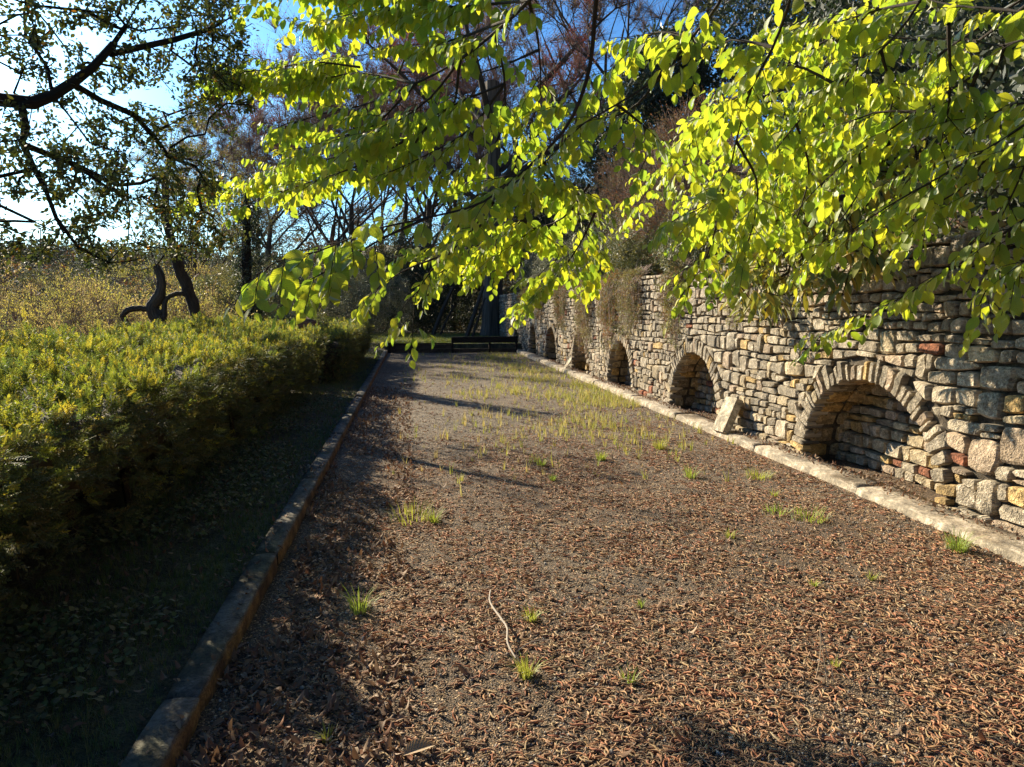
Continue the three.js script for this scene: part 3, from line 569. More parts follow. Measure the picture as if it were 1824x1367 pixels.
{
  const R = rng(404), tree = thing('hornbeam_tree', 'overhanging tree with ribbed bright yellow-green leaves on long drooping branches', 'tree', [0, 0, 0]);
  const tones = [[0.52, 0.56, 0.03], [0.44, 0.53, 0.035], [0.60, 0.60, 0.035], [0.34, 0.45, 0.03], [0.28, 0.40, 0.03]], leaves = [];
  const o = { leaf: 0.074, space: 0.85, gap: 0.6, gate: -0.15, reach: 0.3, tones };
  const crown = V(2.75, 3.3, 1.3), trunk = new Shape3(); trunk.tube([V(2.9, -0.1, 1.5), V(2.88, 0.3, 1.5), V(2.85, 1.2, 1.45), V(2.8, 2.2, 1.35), crown, V(2.6, 4.4, 1.0), V(2.3, 5.4, 0.6)], [0.24, 0.17, 0.145, 0.13, 0.115, 0.08, 0.03], 14, null, 2);
  mesh('trunk', trunk.geo(), MAT.barkGrey, tree);
  const far = { X1: [[0.24, 2.63, -3.51], [0.1, 2.5, -3.7], [-0.1, 2.4, -3.85], [-0.3, 2.34, -4.0]], X2: [[0.47, 2.59, -3.72], [0.3, 2.4, -3.9], [0.1, 2.3, -4.0], [-0.1, 2.22, -4.1]], X4: [[1.9, 2.5, -2.5], [2.15, 2.3, -2.8], [2.25, 2.1, -3.0], [2.3, 1.9, -3.1]], X5: [[2.0, 2.13, -2.2], [2.25, 2.05, -2.5], [2.35, 1.9, -2.7], [2.35, 1.75, -2.8]], X6: [[-0.02, 2.41, -4.2], [-0.3, 2.3, -4.4], [-0.7, 2.2, -4.6], [-1.0, 2.12, -4.75]], X7: [[0.04, 2.61, -3.84], [-0.2, 2.45, -4.1], [-0.45, 2.42, -4.3], [-0.65, 2.36, -4.5]], F1: [[2.3, 3.1, -2.2], [2.45, 3.05, -3.6], [2.6, 2.9, -5.0], [2.7, 2.65, -6.2], [2.75, 2.35, -7.0]], F2: [[2.9, 3.0, -3.0], [3.05, 2.8, -4.4], [3.1, 2.55, -5.4], [3.1, 2.25, -6.3]], F3: [[2.45, 3.05, -3.6], [2.1, 2.85, -4.8], [2.0, 2.6, -5.8], [1.95, 2.3, -6.5]], F4: [[2.6, 2.9, -5.0], [3.0, 2.5, -5.9], [3.1, 2.15, -6.5]], F5: [[3.05, 2.8, -4.4], [3.3, 2.4, -5.0], [3.3, 2.0, -5.3]], F6: [[2.9, 3.0, -3.0], [2.75, 2.75, -4.0], [2.8, 2.45, -4.9], [2.85, 2.1, -5.5]], F7: [[2.45, 3.05, -3.6], [2.6, 2.6, -4.6], [2.7, 2.2, -5.3], [2.75, 1.9, -5.8]], F8: [[2.75, 2.75, -4.0], [3.1, 2.45, -4.3], [3.25, 2.1, -4.5]] };
  for (const [k, a] of Object.entries({ ...HORN, ...far })) {
    const main = k[0] === 'L' || k === 'F1' || k === 'F2', wood = new Shape3(); let path = pts(a), from = 0.12;
    if (main) { const first = path[0], lift = V(0, 0.45 + 0.2 * R(), 0); path = [crown.clone().add(R.v(0.08)).add(V(0, R.r(-0.5, 0.4), 0)), crown.clone().lerp(first, 0.35).add(lift), crown.clone().lerp(first, 0.7).add(lift.clone().multiplyScalar(0.8)), ...path]; const c = new THREE.CatmullRomCurve3(path), c2 = new THREE.CatmullRomCurve3(pts(a)); from = 1 - c2.getLength() * (k === 'L2' ? 0.62 : 0.86) / c.getLength(); }
    const big = ['L1', 'L2', 'L4'].includes(k);
    leafySpray(R, path, { ...o, gap: /^(L6|L7|L10|S11|S12|S14|X4|X5)/.test(k) ? 0.95 : k === 'L2' || k === 'S5' ? 0.8 : /^(S1|S1a|S1b|S2|S3|S3b|S3c)$/.test(k) ? 0.5 : o.gap, leaf: /^(L2|S5|S1|S2|S3)/.test(k) && !/^S1[0-9]/.test(k) ? 0.081 : o.leaf, reach: k[0] === 'F' ? 0.42 : k === 'L8' || k === 'L9' || k === 'S13' ? 0.16 : 0.27, from, r0: main ? (big ? 0.03 : 0.022) : 0.008, r1: 0.0022 }, leaves, wood);
    mesh('branch', wood.geo(), MAT.bark, tree);
  }
  leavesOf(tree, leafShape(0.62, 0.3, 0.12, 0.42, 6), MAT.horn, tones, leaves, 300);
}
// ---- small-leaved evergreen tree behind the hedge
const HOLLY = {
M:[[-2.3,2.6,-4.13],[-2.11,2.58,-4.32],[-2.01,2.6,-4.44],[-1.92,2.65,-4.47],[-1.82,2.73,-4.49],[-1.75,2.84,-4.58],[-1.66,2.99,-4.65],[-1.61,3.12,-4.72],[-1.52,3.31,-4.76],[-1.38,3.55,-4.79]],
A:[[-2.03,2.57,-4.36],[-2.03,2.46,-4.39],[-2.02,2.36,-4.32],[-1.99,2.24,-4.36],[-1.92,2.12,-4.32],[-1.89,1.98,-4.35],[-1.81,1.83,-4.4],[-1.68,1.75,-4.46]],
Bq:[[-2.02,2.36,-4.32],[-1.97,2.34,-4.44],[-1.91,2.32,-4.64],[-1.83,2.28,-4.76],[-1.76,2.24,-4.88],[-1.66,2.27,-4.98],[-1.57,2.34,-5.09]],
Cq:[[-1.82,2.72,-4.49],[-1.76,2.69,-4.7],[-1.63,2.65,-4.85],[-1.58,2.56,-5.04],[-1.54,2.47,-5.16]],
D:[[-1.68,2.94,-4.66],[-1.57,3.04,-4.83],[-1.43,3.15,-5.01],[-1.24,3.29,-5.18]],
E:[[-2.23,2.12,-4.17],[-2.08,2.02,-4.18],[-1.92,1.94,-4.18],[-1.82,1.88,-4.23]],
F:[[-1.64,3.1,-4.71],[-1.74,3.11,-4.49],[-1.93,3.07,-4.34],[-2.01,3.06,-4.22]],
};
const HOLLY_LOBES = [[-1.89, 3.06, -4.63, 0.6, 0.32, 0.62], [-1.48, 3.2, -5.06, 0.55, 0.38, 0.62], [-1.53, 2.79, -5.17, 0.46, 0.34, 0.54], [-2.01, 2.83, -4.48, 0.35, 0.27, 0.46], [-1.93, 2.16, -4.4, 0.37, 0.2, 0.39], [-1.69, 2.28, -4.89, 0.52, 0.24, 0.46], [-1.73, 1.88, -4.6, 0.3, 0.21, 0.39], [-1.5, 1.98, -5.31, 0.29, 0.19, 0.39], [-2.07, 2.34, -4.31, 0.22, 0.26, 0.39], [-1.23, 3.03, -5.35, 0.19, 0.39, 0.39], [-2.02, 1.84, -4.14, 0.18, 0.14, 0.31], [-1.48, 2.31, -5.28, 0.29, 0.25, 0.39], [-1.84, 2.5, -4.88, 0.36, 0.2, 0.39], [-1.22, 3.32, -5.26, 0.26, 0.26, 0.39]];
{
  const R = rng(515), tree = thing('evergreen_tree', 'dark small-leaved evergreen tree leaning over the hedge, crooked limb against the sky', 'tree', [0, 0, 0]);
  const skel = [[V(-3.5, -0.3, -4.1), V(-3.45, 0.6, -4.1), V(-3.3, 1.4, -4.1), V(-3.0, 2.1, -4.12), V(-2.6, 2.5, -4.12)], ...Object.values(HOLLY).map(pts), [V(-3.2, 1.7, -4.1), V(-3.0, 2.7, -4.4), V(-2.7, 3.4, -4.6)]];
  const targets = []; for (const l of HOLLY_LOBES) { const n = Math.round(70 * Math.cbrt(l[3] * l[4] * l[5] / 0.07)); for (let i = 0; i < n; i++) targets.push(inLobe(R, l)); }
  const nodes = grow(R, skel, targets, 0.12), wood = new Shape3(); woodOf(nodes, 0.0032, 0.42, 0.09, wood, 9);
  mesh('trunk', wood.geo(), MAT.barkDark, tree);
  const tones = [[0.075, 0.10, 0.022], [0.10, 0.12, 0.02], [0.06, 0.085, 0.025], [0.16, 0.15, 0.02]], list = [];
  for (const n of nodes) {
    if (n.w > 3 || n.parent < 0) continue; const a = nodes[n.parent].p, d = n.p.clone().sub(a).normalize();
    for (let k = 0; k < 22; k++) { const p = a.clone().lerp(n.p, R()).add(R.v(0.07)), dir = d.clone().multiplyScalar(0.5).add(R.v(1)).normalize(), z = R.r(0.022, 0.04), orange = R() < 0.012; list.push({ p, s: z, m: basis(dir, R.v(0.8).add(V(0, 0.6, 0)), p, z), c: vary(R, orange ? [0.5, 0.2, 0.02] : pick(R, tones), 0.25, 0.1) }); }
  }
  leavesOf(tree, leafShape(0.55, 0.25, 0.1, 0.5, 3), MAT.holly, tones, list, 120);
}

// ---------------------------------------------------------------- hedges
function hedge(label, o) {                                           // o: x0 (lane side) x1, z0 z1, top(x,z), n
  const R = rng(o.seed), h = thing('clipped_hedge', label, 'hedge', [0, 0, 0], 'clipped hedges beside the lane'), geo = [starSprig(o.seed, 15, 0.36, 0.14), sprigShape(o.seed + 1, 16, 0.36, 0.075, 1.5)], lists = [[], []], young = [[], []];
  const W = o.x0 - o.x1, len = o.z0 - o.z1, face = (y, z) => o.x0 - 0.22 * Math.pow(1 - clamp(y / o.top(o.x0, z), 0, 1), 1.6) + 0.14 * fbm(z * 2.6, y * 2.2, o.seed) + 0.13 * fbm(z * 8, y * 8, o.seed, 2), put = (p, d, s, fresh) => { const k = R.i(2), c = vary(R, pick(R, fresh ? o.tones : OLD_SHADED_LEAF), 0.25, 0.12); (fresh ? young : lists)[k].push({ m: basis(d, R.v(1).add(V(0, 0.4, 0)), p, s, s * R.r(0.85, 1.15)), c }); };
  const area = { top: W * len, side: 1.0 * len };
  const bunch = (p, d, k, fresh) => { for (let j = 0; j < k; j++) { const e = d.clone().add(R.v(1.1)).normalize(), f = R(); put(p.clone().addScaledVector(e, o.sprig * 0.7 * f).add(R.v(o.sprig * 0.5)), e, o.sprig * R.r(0.7, 1.3), fresh && R() < 0.88); } };
  for (let i = 0; i < area.top * o.n; i++) {
    const x = lerp(o.x1, o.x0 + 0.02, R()), z = lerp(o.z0, o.z1, R()), y = o.top(x, z) + 0.16 * fbm(x * 3.2, z * 3.2, o.seed, 2) + 0.05 * R.n() - Math.pow(R(), 2.2) * 0.16 - 0.06 * smooth(x, o.x0 - 0.1, o.x0 + 0.03);
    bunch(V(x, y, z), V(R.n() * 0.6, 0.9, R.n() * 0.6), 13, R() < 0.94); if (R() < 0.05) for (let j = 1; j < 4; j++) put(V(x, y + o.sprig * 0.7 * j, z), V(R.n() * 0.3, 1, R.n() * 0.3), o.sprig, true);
  }
  for (let i = 0; i < area.side * o.n * 0.9; i++) {
    const z = lerp(o.z0, o.z1, R()), y = lerp(o.low, o.top(o.x0, z) - 0.03, Math.pow(R(), 0.75)), thin = smooth(y, o.low, o.low + 0.3); if (R() > 0.25 + 0.75 * thin) continue;
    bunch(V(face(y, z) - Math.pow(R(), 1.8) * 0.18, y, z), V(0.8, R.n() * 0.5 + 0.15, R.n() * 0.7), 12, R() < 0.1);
  }
  for (const zz of [o.z1, o.z0]) for (let i = 0; i < W * o.n * 9; i++) { const x = lerp(o.x1, o.x0 - 0.05, R()), y = lerp(o.low + 0.05, o.top(x, zz) - 0.03, R()); put(V(x, y, zz + R.n() * 0.12), V(R.n() * 0.7, R.n() * 0.5 + 0.2, zz === o.z0 ? 0.8 : -0.8), o.sprig * R.r(0.7, 1.25)); }
  lists.forEach((l, k) => instances('foliage', geo[k], MAT.hedge, l, h)); young.forEach((l, k) => instances('sun_toned_young_shoots', geo[k], MAT.shoot, l, h));  // bright top shoots, dark side leaves: sun and shade put into the tones
  const core = new Shape3(), nz = 26; let prev = null;                // solid dark core added inside to block light and see-through
  for (let j = 0; j <= nz; j++) {
    const z = lerp(o.z0 - 0.18, o.z1 + 0.18, j / nz), t = o.top((o.x0 + o.x1) / 2, z) - 0.22, q = (x, y, k) => core.vert(V(x + 0.06 * fbm(z * 3, k, 2), y + 0.07 * fbm(z * 3, k, 8), z));
    const ring = [q(o.x0 - 0.42, o.low + 0.28, 1), q(o.x0 - 0.26, o.low + 0.5, 2), q(o.x0 - 0.18, o.top(o.x0, z) - 0.25, 3), q(o.x0 - 0.34, o.top(o.x0 - 0.3, z) - 0.19, 4), q(o.x1 + 0.15, o.top(o.x1, z) - 0.2, 5), q(o.x1 + 0.2, -0.08, 6), q(o.x0 - 0.42, o.low + 0.28, 1)];
    if (prev) for (let k = 0; k < ring.length - 1; k++) core.quad(prev[k], ring[k], ring[k + 1], prev[k + 1]); else for (let k = 1; k < 5; k++) core.tri(ring[0], ring[k], ring[k + 1]);
    if (j === nz) for (let k = 1; k < 5; k++) core.tri(ring[0], ring[k + 1], ring[k]);
    prev = ring;
  }
  mesh('light_block_core', core.geo(), MAT.coreDark, h);
  for (let z = o.z0 - 0.25; z > o.z1; z -= R.r(0.45, 0.75)) { const x = o.x0 - R.r(0.38, 0.6), w = new Shape3(), a = V(x, -0.05, z), b = V(x + R.n() * 0.1, 0.3, z + R.n() * 0.1); w.tube([a, a.clone().lerp(b, 0.5).add(R.v(0.03)), b, b.clone().add(V(R.n() * 0.2, 0.4, R.n() * 0.2))], (t) => 0.03 * (1.1 - 0.6 * t), 6); for (let k = 0; k < 4; k++) { const c = b.clone().add(V(0.05 + R() * 0.2, R.r(-0.05, 0.25), R.n() * 0.4)); w.tube([b, b.clone().lerp(c, 0.5).add(R.v(0.04)), c], (t) => 0.009 * (1.1 - 0.8 * t), 4); } mesh('stem', w.geo(), MAT.bark, h); }
  return h;
}
const OLD_SHADED_LEAF = [[0.11, 0.13, 0.03], [0.14, 0.15, 0.035], [0.08, 0.10, 0.027], [0.17, 0.14, 0.035]];  // older leaves, toned darker to carry the shade on the hedge side
const HEDGE_TONES = [[0.34, 0.36, 0.035], [0.24, 0.29, 0.03], [0.46, 0.44, 0.04], [0.15, 0.2, 0.03], [0.5, 0.42, 0.04], [0.1, 0.14, 0.03]];  // young shoots, toned brighter to carry the sun on the hedge top
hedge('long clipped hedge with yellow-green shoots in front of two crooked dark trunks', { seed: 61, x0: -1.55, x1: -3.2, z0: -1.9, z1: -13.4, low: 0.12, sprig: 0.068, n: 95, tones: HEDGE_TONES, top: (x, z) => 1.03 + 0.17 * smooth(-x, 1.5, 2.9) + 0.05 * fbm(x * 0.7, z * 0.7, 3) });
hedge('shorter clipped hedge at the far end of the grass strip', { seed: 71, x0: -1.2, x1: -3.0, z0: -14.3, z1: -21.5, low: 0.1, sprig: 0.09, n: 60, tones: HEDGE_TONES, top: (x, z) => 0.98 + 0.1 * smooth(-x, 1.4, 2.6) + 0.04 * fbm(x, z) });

// ---------------------------------------------------------------- shrubs, woods
const FAN_BARE = [1, 2].map((k) => twigFan(k, 16, 1, 0.008, 0)), FAN_BUDS = [3, 4].map((k) => twigFan(k, 14, 1, 0.007, 9, 0.055, 0.03)), CLUMP = [5, 6].map((k) => clumpShape(k, 26, 0.26, 0.13)), CLUMP_FINE = [7, 8].map((k) => clumpShape(k, 40, 0.2, 0.07)), LANCE = leafShape(0.27, 0.2, 0.25, 0.45, 4);
function shrub(name, label, group, o) {                              // lobes of leaf clumps or twig fans on a branching stem
  const R = rng(o.seed), t = thing(name, label, o.category || 'shrub', [0, 0, 0], group), targets = [];
  for (const l of o.lobes) for (let i = 0; i < o.twigs / o.lobes.length; i++) targets.push(inLobe(R, l));
  const base = V(...o.base), top = V(o.base[0], o.base[1] + o.stem, o.base[2]).add(R.v(0.15 * o.stem)), nodes = grow(R, [[base, base.clone().lerp(top, 0.5).add(R.v(0.1 * o.stem)), top]], targets, o.step || 0.4), wood = new Shape3();
  woodOf(nodes, o.tip || 0.006, 0.45, o.maxR || 0.15, wood, 7); mesh('stems', wood.geo(), o.wood || MAT.twigGrey, t);
  const lists = [[], []];
  for (let i = 0; i < o.n; i++) {
    const l = o.lobes[R.i(o.lobes.length)], p = inLobe(R, l), q = p.clone().sub(V(l[0], l[1], l[2])); q.set(q.x / l[3], q.y / l[4], q.z / l[5]); const k = q.length() || 1; if (k < 0.55 && R() < 0.7) { i--; continue; }
    const d = o.fan ? q.normalize().multiplyScalar(0.6).add(V(0, 0.7, 0)).add(R.v(0.6)) : q.normalize().add(R.v(1)); const s = o.size * R.r(0.65, 1.3);
    lists[R.i(2)].push({ m: basis(d, R.v(1), p, s), c: vary(R, pick(R, o.tones), 0.28, 0.12) });
  }
  lists.forEach((l, k) => {
    if (o.fan) { const tw = l.map((e) => ({ m: e.m })); instances('twigs', o.fan[k].wood, o.twigMat || MAT.twigGrey, tw, t); if (o.fan[k].leaves) instances('buds', o.fan[k].leaves, MAT.bud, l, t); } else instances('foliage', o.clump[k], o.mat || MAT.leaf, l, t);
  });
  return t;
}
function bareTree(label, o) {
  const R = rng(o.seed), t = thing('bare_tree', label, 'tree', [0, 0, 0], o.group), wood = new Shape3(), tips = [];
  const branch = (p, d, len, r, lvl) => {
    const n = lvl < 2 ? 5 : 3, path = [p.clone()], rr = [r]; let q = p.clone(), dir = d.clone();
    for (let i = 1; i <= n; i++) { dir.add(R.v(0.16)).add(V(0, lvl ? 0.05 : 0.02, 0)).normalize(); q = q.clone().addScaledVector(dir, len / n); path.push(q); rr.push(r * (1 - 0.45 * i / n)); }
    wood.tube(path, rr, lvl === 0 ? 10 : lvl < 3 ? 6 : 3, null, lvl === 0 ? 2 : 1);
    if (lvl >= o.levels) { tips.push([q, dir.clone()]); return; }
    const kids = lvl === 0 ? o.kids + 2 : o.kids;
    for (let k = 0; k < kids; k++) { const i = Math.max(1, Math.round(lerp(lvl === 0 ? n * 0.5 : n * 0.35, n, (k + 1) / kids))), a = R() * 6.283, side = V(Math.cos(a), R.r(-0.1, 0.5), Math.sin(a)); side.addScaledVector(dir, -side.dot(dir)).normalize(); branch(path[i], (k === kids - 1 ? dir.clone().addScaledVector(side, 0.35) : dir.clone().multiplyScalar(0.75).addScaledVector(side, R.r(0.55, 1))).normalize(), len * R.r(0.58, 0.78), rr[i] * R.r(0.5, 0.68), lvl + 1); }
  };
  branch(V(...o.base), V(R.n() * 0.06, 1, R.n() * 0.06).normalize(), o.height * 0.42, o.r, 0);
  mesh('trunk', wood.geo(), o.bark || MAT.barkGrey, t);
  const fan = o.buds ? FAN_BUDS : FAN_BARE, lists = [[], []];
  for (const [p, d] of tips) for (let k = 0; k < o.fans; k++) lists[R.i(2)].push({ m: basis(d.clone().add(R.v(0.8)), R.v(1), p.clone().addScaledVector(d, -R() * o.fanSize * 0.8), o.fanSize * R.r(0.6, 1.2)), c: vary(R, pick(R, o.tones || [[0.2, 0.15, 0.1]]), 0.25, 0.1) });
  lists.forEach((l, k) => { instances('twigs', fan[k].wood, MAT.twigGrey, l.map((e) => ({ m: e.m })), t); if (o.buds) instances('buds', fan[k].leaves, MAT.far, l, t); });
  return t;
}
const OLIVE = [[0.11, 0.12, 0.035], [0.15, 0.15, 0.04], [0.085, 0.10, 0.04], [0.20, 0.18, 0.05]], DARK = [[0.035, 0.05, 0.02], [0.05, 0.06, 0.02], [0.025, 0.04, 0.018]], GREYGREEN = [[0.15, 0.16, 0.09], [0.11, 0.125, 0.065], [0.19, 0.185, 0.11]], BUD = [[0.56, 0.48, 0.09], [0.46, 0.44, 0.11], [0.56, 0.43, 0.16]], RUST = [[0.2, 0.085, 0.03], [0.14, 0.09, 0.035], [0.1, 0.095, 0.03]], RED = [[0.36, 0.07, 0.05], [0.30, 0.09, 0.06], [0.22, 0.06, 0.04]];
const L = landHeight;
// scrub on the falling ground beyond the hedge
[[-6.2, -13, 1.5, 'pale budding scrub at the frame edge below the dark evergreen limb'], [-8.6, -17.5, 2.0, 'tall yellow-budded scrub beside the frame edge'], [-5.9, -17.8, 1.6, 'twiggy budding scrub directly behind the crooked trunks'], [-7.8, -23, 2.0, 'pale budding scrub farther down the slope'], [-5.2, -22.5, 1.9, 'grey twiggy scrub behind the leaning trunk'], [-10.6, -23.5, 2.1, 'yellowish scrub on the slope edge'], [-4.6, -15.2, 1.0, 'low twiggy scrub between the crooked trunks'], [-12.5, -29, 2.4, 'distant pale scrub at the foot of the hill']].forEach(([x, z, s, label], i) => {
  const y = L(x, z); shrub('budding_scrub', label, 'budding scrub beyond the hedge', { seed: 900 + i, base: [x, y - 0.1, z], stem: 0.5, lobes: [[x, y + 0.9 * s, z, 0.9 * s, 0.75 * s, 0.9 * s], [x + 0.8 * s, y + 0.7 * s, z + 0.4, 0.7 * s, 0.6 * s, 0.7 * s], [x - 0.7 * s, y + 0.8 * s, z - 0.3, 0.7 * s, 0.6 * s, 0.7 * s]], twigs: 50, n: 190, size: 0.55, fan: FAN_BUDS, tones: BUD, tip: 0.007, maxR: 0.05 });
});
// shrubs behind the second hedge
[[-3.4, -22.5, 2.6, 1.5, GREYGREEN, 'grey-green bushy shrub above the far hedge'], [-1.6, -26.5, 3.0, 1.5, GREYGREEN, 'silvery shrub next to the dark evergreen at the lane end'], [-4.6, -19.2, 2.5, 1.2, OLIVE, 'olive shrub wrapped round the ivy-clad trunk'], [-5.6, -28, 3.4, 2.0, OLIVE, 'tall olive thicket behind the grey-green shrub'], [-6.2, -34, 4.0, 2.1, DARK, 'dark thicket left of the lane end'], [-2.4, -16.6, 1.4, 0.8, OLIVE, 'low olive bush poking out above the far hedge']].forEach(([x, z, h, w, tones, label], i) => {
  const y = L(x, z); shrub('garden_shrub', label, 'shrubs behind the far hedge', { seed: 940 + i, base: [x, y - 0.1, z], stem: h * 0.3, lobes: [[x, y + h * 0.62, z, w, h * 0.4, w], [x + w * 0.5, y + h * 0.45, z + 0.4, w * 0.7, h * 0.38, w * 0.7], [x - w * 0.5, y + h * 0.5, z, w * 0.7, h * 0.42, w * 0.8]], twigs: 46, n: 620, size: 0.34, clump: CLUMP_FINE, tones, maxR: 0.08 });
});
// dark evergreens closing the end of the lane
[[-0.3, -35.5, 4.8, 1.9, 'dark evergreen mass behind the sunlit grass at lane end'], [1.6, -37, 5.6, 2.2, 'dark evergreen behind the leaning poles'], [5.4, -38, 6, 2.4, 'dark evergreen behind the great trunk'], [-7.4, -42, 5.4, 2.4, 'dark evergreen beyond the thicket at lane end']].forEach(([x, z, h, w, label], i) => {
  const y = L(x, z); shrub('yew', label, 'dark evergreens at the lane end', { category: 'evergreen', seed: 960 + i, base: [x, y - 0.1, z], stem: h * 0.3, lobes: [[x, y + h * 0.3, z, w, h * 0.33, w * 0.9], [x, y + h * 0.66, z, w * 0.85, h * 0.34, w * 0.8], [x + w * 0.6, y + h * 0.4, z + 0.3, w * 0.6, h * 0.4, w * 0.6], [x - w * 0.6, y + h * 0.4, z + 0.3, w * 0.6, h * 0.4, w * 0.6]], twigs: 40, n: 900, size: 0.5, clump: CLUMP_FINE, tones: DARK, maxR: 0.2 });
});
// bank above the wall
[[4.5, -10.6, 1.2, 0.9, OLIVE, CLUMP_FINE, 'bushy olive-green shrub on the wall top between the creepers'], [4.6, -13.6, 1.5, 1.0, OLIVE, CLUMP_FINE, 'round green shrub on the wall above the third niche'], [4.7, -17, 1.4, 1.0, GREYGREEN, CLUMP_FINE, 'grey-green shrub on the wall nearer the great trunk'], [4.6, -21, 1.6, 1.1, GREYGREEN, CLUMP_FINE, 'pale shrub above the farthest niches'], [4.8, -25.5, 1.8, 1.2, GREYGREEN, CLUMP_FINE, 'pale shrub beside the great trunk'], [4.9, -4.4, 1.3, 1.0, DARK, CLUMP, 'dark glossy shrub above the shaded wall'], [4.8, -2.4, 1.3, 1.0, DARK, CLUMP, 'dark shrub on the wall at the frame edge'], [6.6, -9.5, 2.6, 1.6, DARK, CLUMP, 'tall dark shrub on the bank behind the laurel'], [6.4, -6.2, 2.4, 1.6, DARK, CLUMP, 'dark bank shrub above the near niche']].forEach(([x, z, h, w, tones, clump, label], i) => {
  const y = L(x, z); shrub('bank_shrub', label, 'shrubs on the bank above the wall', { seed: 980 + i, base: [x, y - 0.15, z], stem: h * 0.3, lobes: [[x, y + h * 0.5, z, w, h * 0.5, w], [x - w * 0.35, y + h * 0.25, z + 0.3, w * 0.75, h * 0.35, w * 0.8], [x, y + h * 0.3, z - w * 0.6, w * 0.8, h * 0.4, w * 0.7]], twigs: 46, n: 700, size: clump === CLUMP ? 0.34 : 0.26, clump, tones, maxR: 0.06 });
});
[[5.0, -12.3, 2.6, 1.2, 'brown twiggy shrub on the bank above the second niche'], [5.8, -15.5, 2.8, 1.4, 'reddish-brown twiggy shrub on the bank behind the first'], [6.4, -19.5, 3.0, 1.5, 'tall brown shrub up the bank near the great trunk']].forEach(([x, z, h, w, label], i) => {
  const y = L(x, z); shrub('twiggy_shrub', label, 'brown twiggy shrubs on the bank', { seed: 1010 + i, base: [x, y - 0.1, z], stem: h * 0.2, lobes: [[x, y + h * 0.5, z, w, h * 0.48, w], [x - w * 0.4, y + h * 0.35, z + 0.3, w * 0.7, h * 0.35, w * 0.8]], twigs: 80, n: 260, size: 0.5, fan: FAN_BUDS, tones: RUST, tip: 0.006, maxR: 0.05 });
});
// evergreens up the slope
[[9, -11, 6.5, 2.6, 'dark evergreen tree high on the bank'], [11.5, -17, 8, 3, 'tall dark evergreen up the wooded bank'], [8.6, -5.2, 5.5, 2.4, 'dark evergreen tree on the bank at the frame edge'], [13, -24, 9, 3.4, 'broad evergreen on the upper slope'], [8.2, -24, 6, 2.2, 'slender evergreen above the far wall']].forEach(([x, z, h, w, label], i) => {
  const y = L(x, z); shrub('bank_evergreen', label, 'evergreen trees on the bank', { category: 'tree', seed: 1030 + i, base: [x, y - 0.3, z], stem: h * 0.4, lobes: [[x, y + h * 0.55, z, w, h * 0.4, w], [x + w * 0.4, y + h * 0.35, z, w * 0.8, h * 0.3, w * 0.8], [x - w * 0.5, y + h * 0.4, z + 0.4, w * 0.8, h * 0.32, w * 0.8], [x, y + h * 0.8, z, w * 0.65, h * 0.25, w * 0.65]], twigs: 60, n: 1300, size: 0.55, clump: CLUMP, tones: DARK, maxR: 0.25, wood: MAT.barkDark });
});
// bare woods against the sky
[[-7.6, -39, 15, 0.2, false, null, 'slim bare tree standing against the blue gap of sky'], [-3.6, -44, 17, 0.24, true, RED, 'tree with red young foliage behind the bare one'], [0.5, -47, 19, 0.3, true, RUST, 'rust-budded tree in the middle of the woods'], [6.8, -44, 20, 0.3, false, null, 'tall bare tree over the far end of the wall'], [9.6, -38, 17, 0.26, true, RUST, 'brown budded tree on the slope'], [8.4, -30, 15, 0.22, false, null, 'bare tree on the bank above the far wall'], [-11.5, -42, 13, 0.2, true, RUST, 'brownish tree behind the scrub'], [13.5, -33, 16, 0.25, false, null, 'bare tree high on the wooded slope'], [-1.2, -55, 20, 0.3, false, null, 'distant bare tree in the middle of the woods'], [4.2, -58, 22, 0.3, true, RUST, 'distant budded tree behind the great trunk'], [-6, -52, 17, 0.26, true, RUST, 'distant brown tree left of the red one'], [-10, -50, 15, 0.24, true, RUST, 'distant brown tree beyond the slim bare one'], [-3.2, -36, 11, 0.16, true, RUST, 'low budded tree over the dark thicket'], [2.2, -40, 13, 0.2, false, null, 'bare tree right behind the dark evergreens'], [-8.8, -31, 9, 0.14, true, BUD, 'young budding tree above the scrub'], [-2.2, -62, 17, 0.25, true, RUST, 'hazy budded tree at the back of the wood'], [1.5, -66, 18, 0.25, true, RED, 'reddish tree at the back of the wood']].forEach(([x, z, h, r, buds, tones, label], i) => {
  bareTree(label, { seed: 1100 + i, base: [x, L(x, z) - 0.2, z], height: h, r, levels: 4, kids: 3, buds, tones, fans: 3, fanSize: h * 0.075, group: 'leafless trees of the wood' });
});

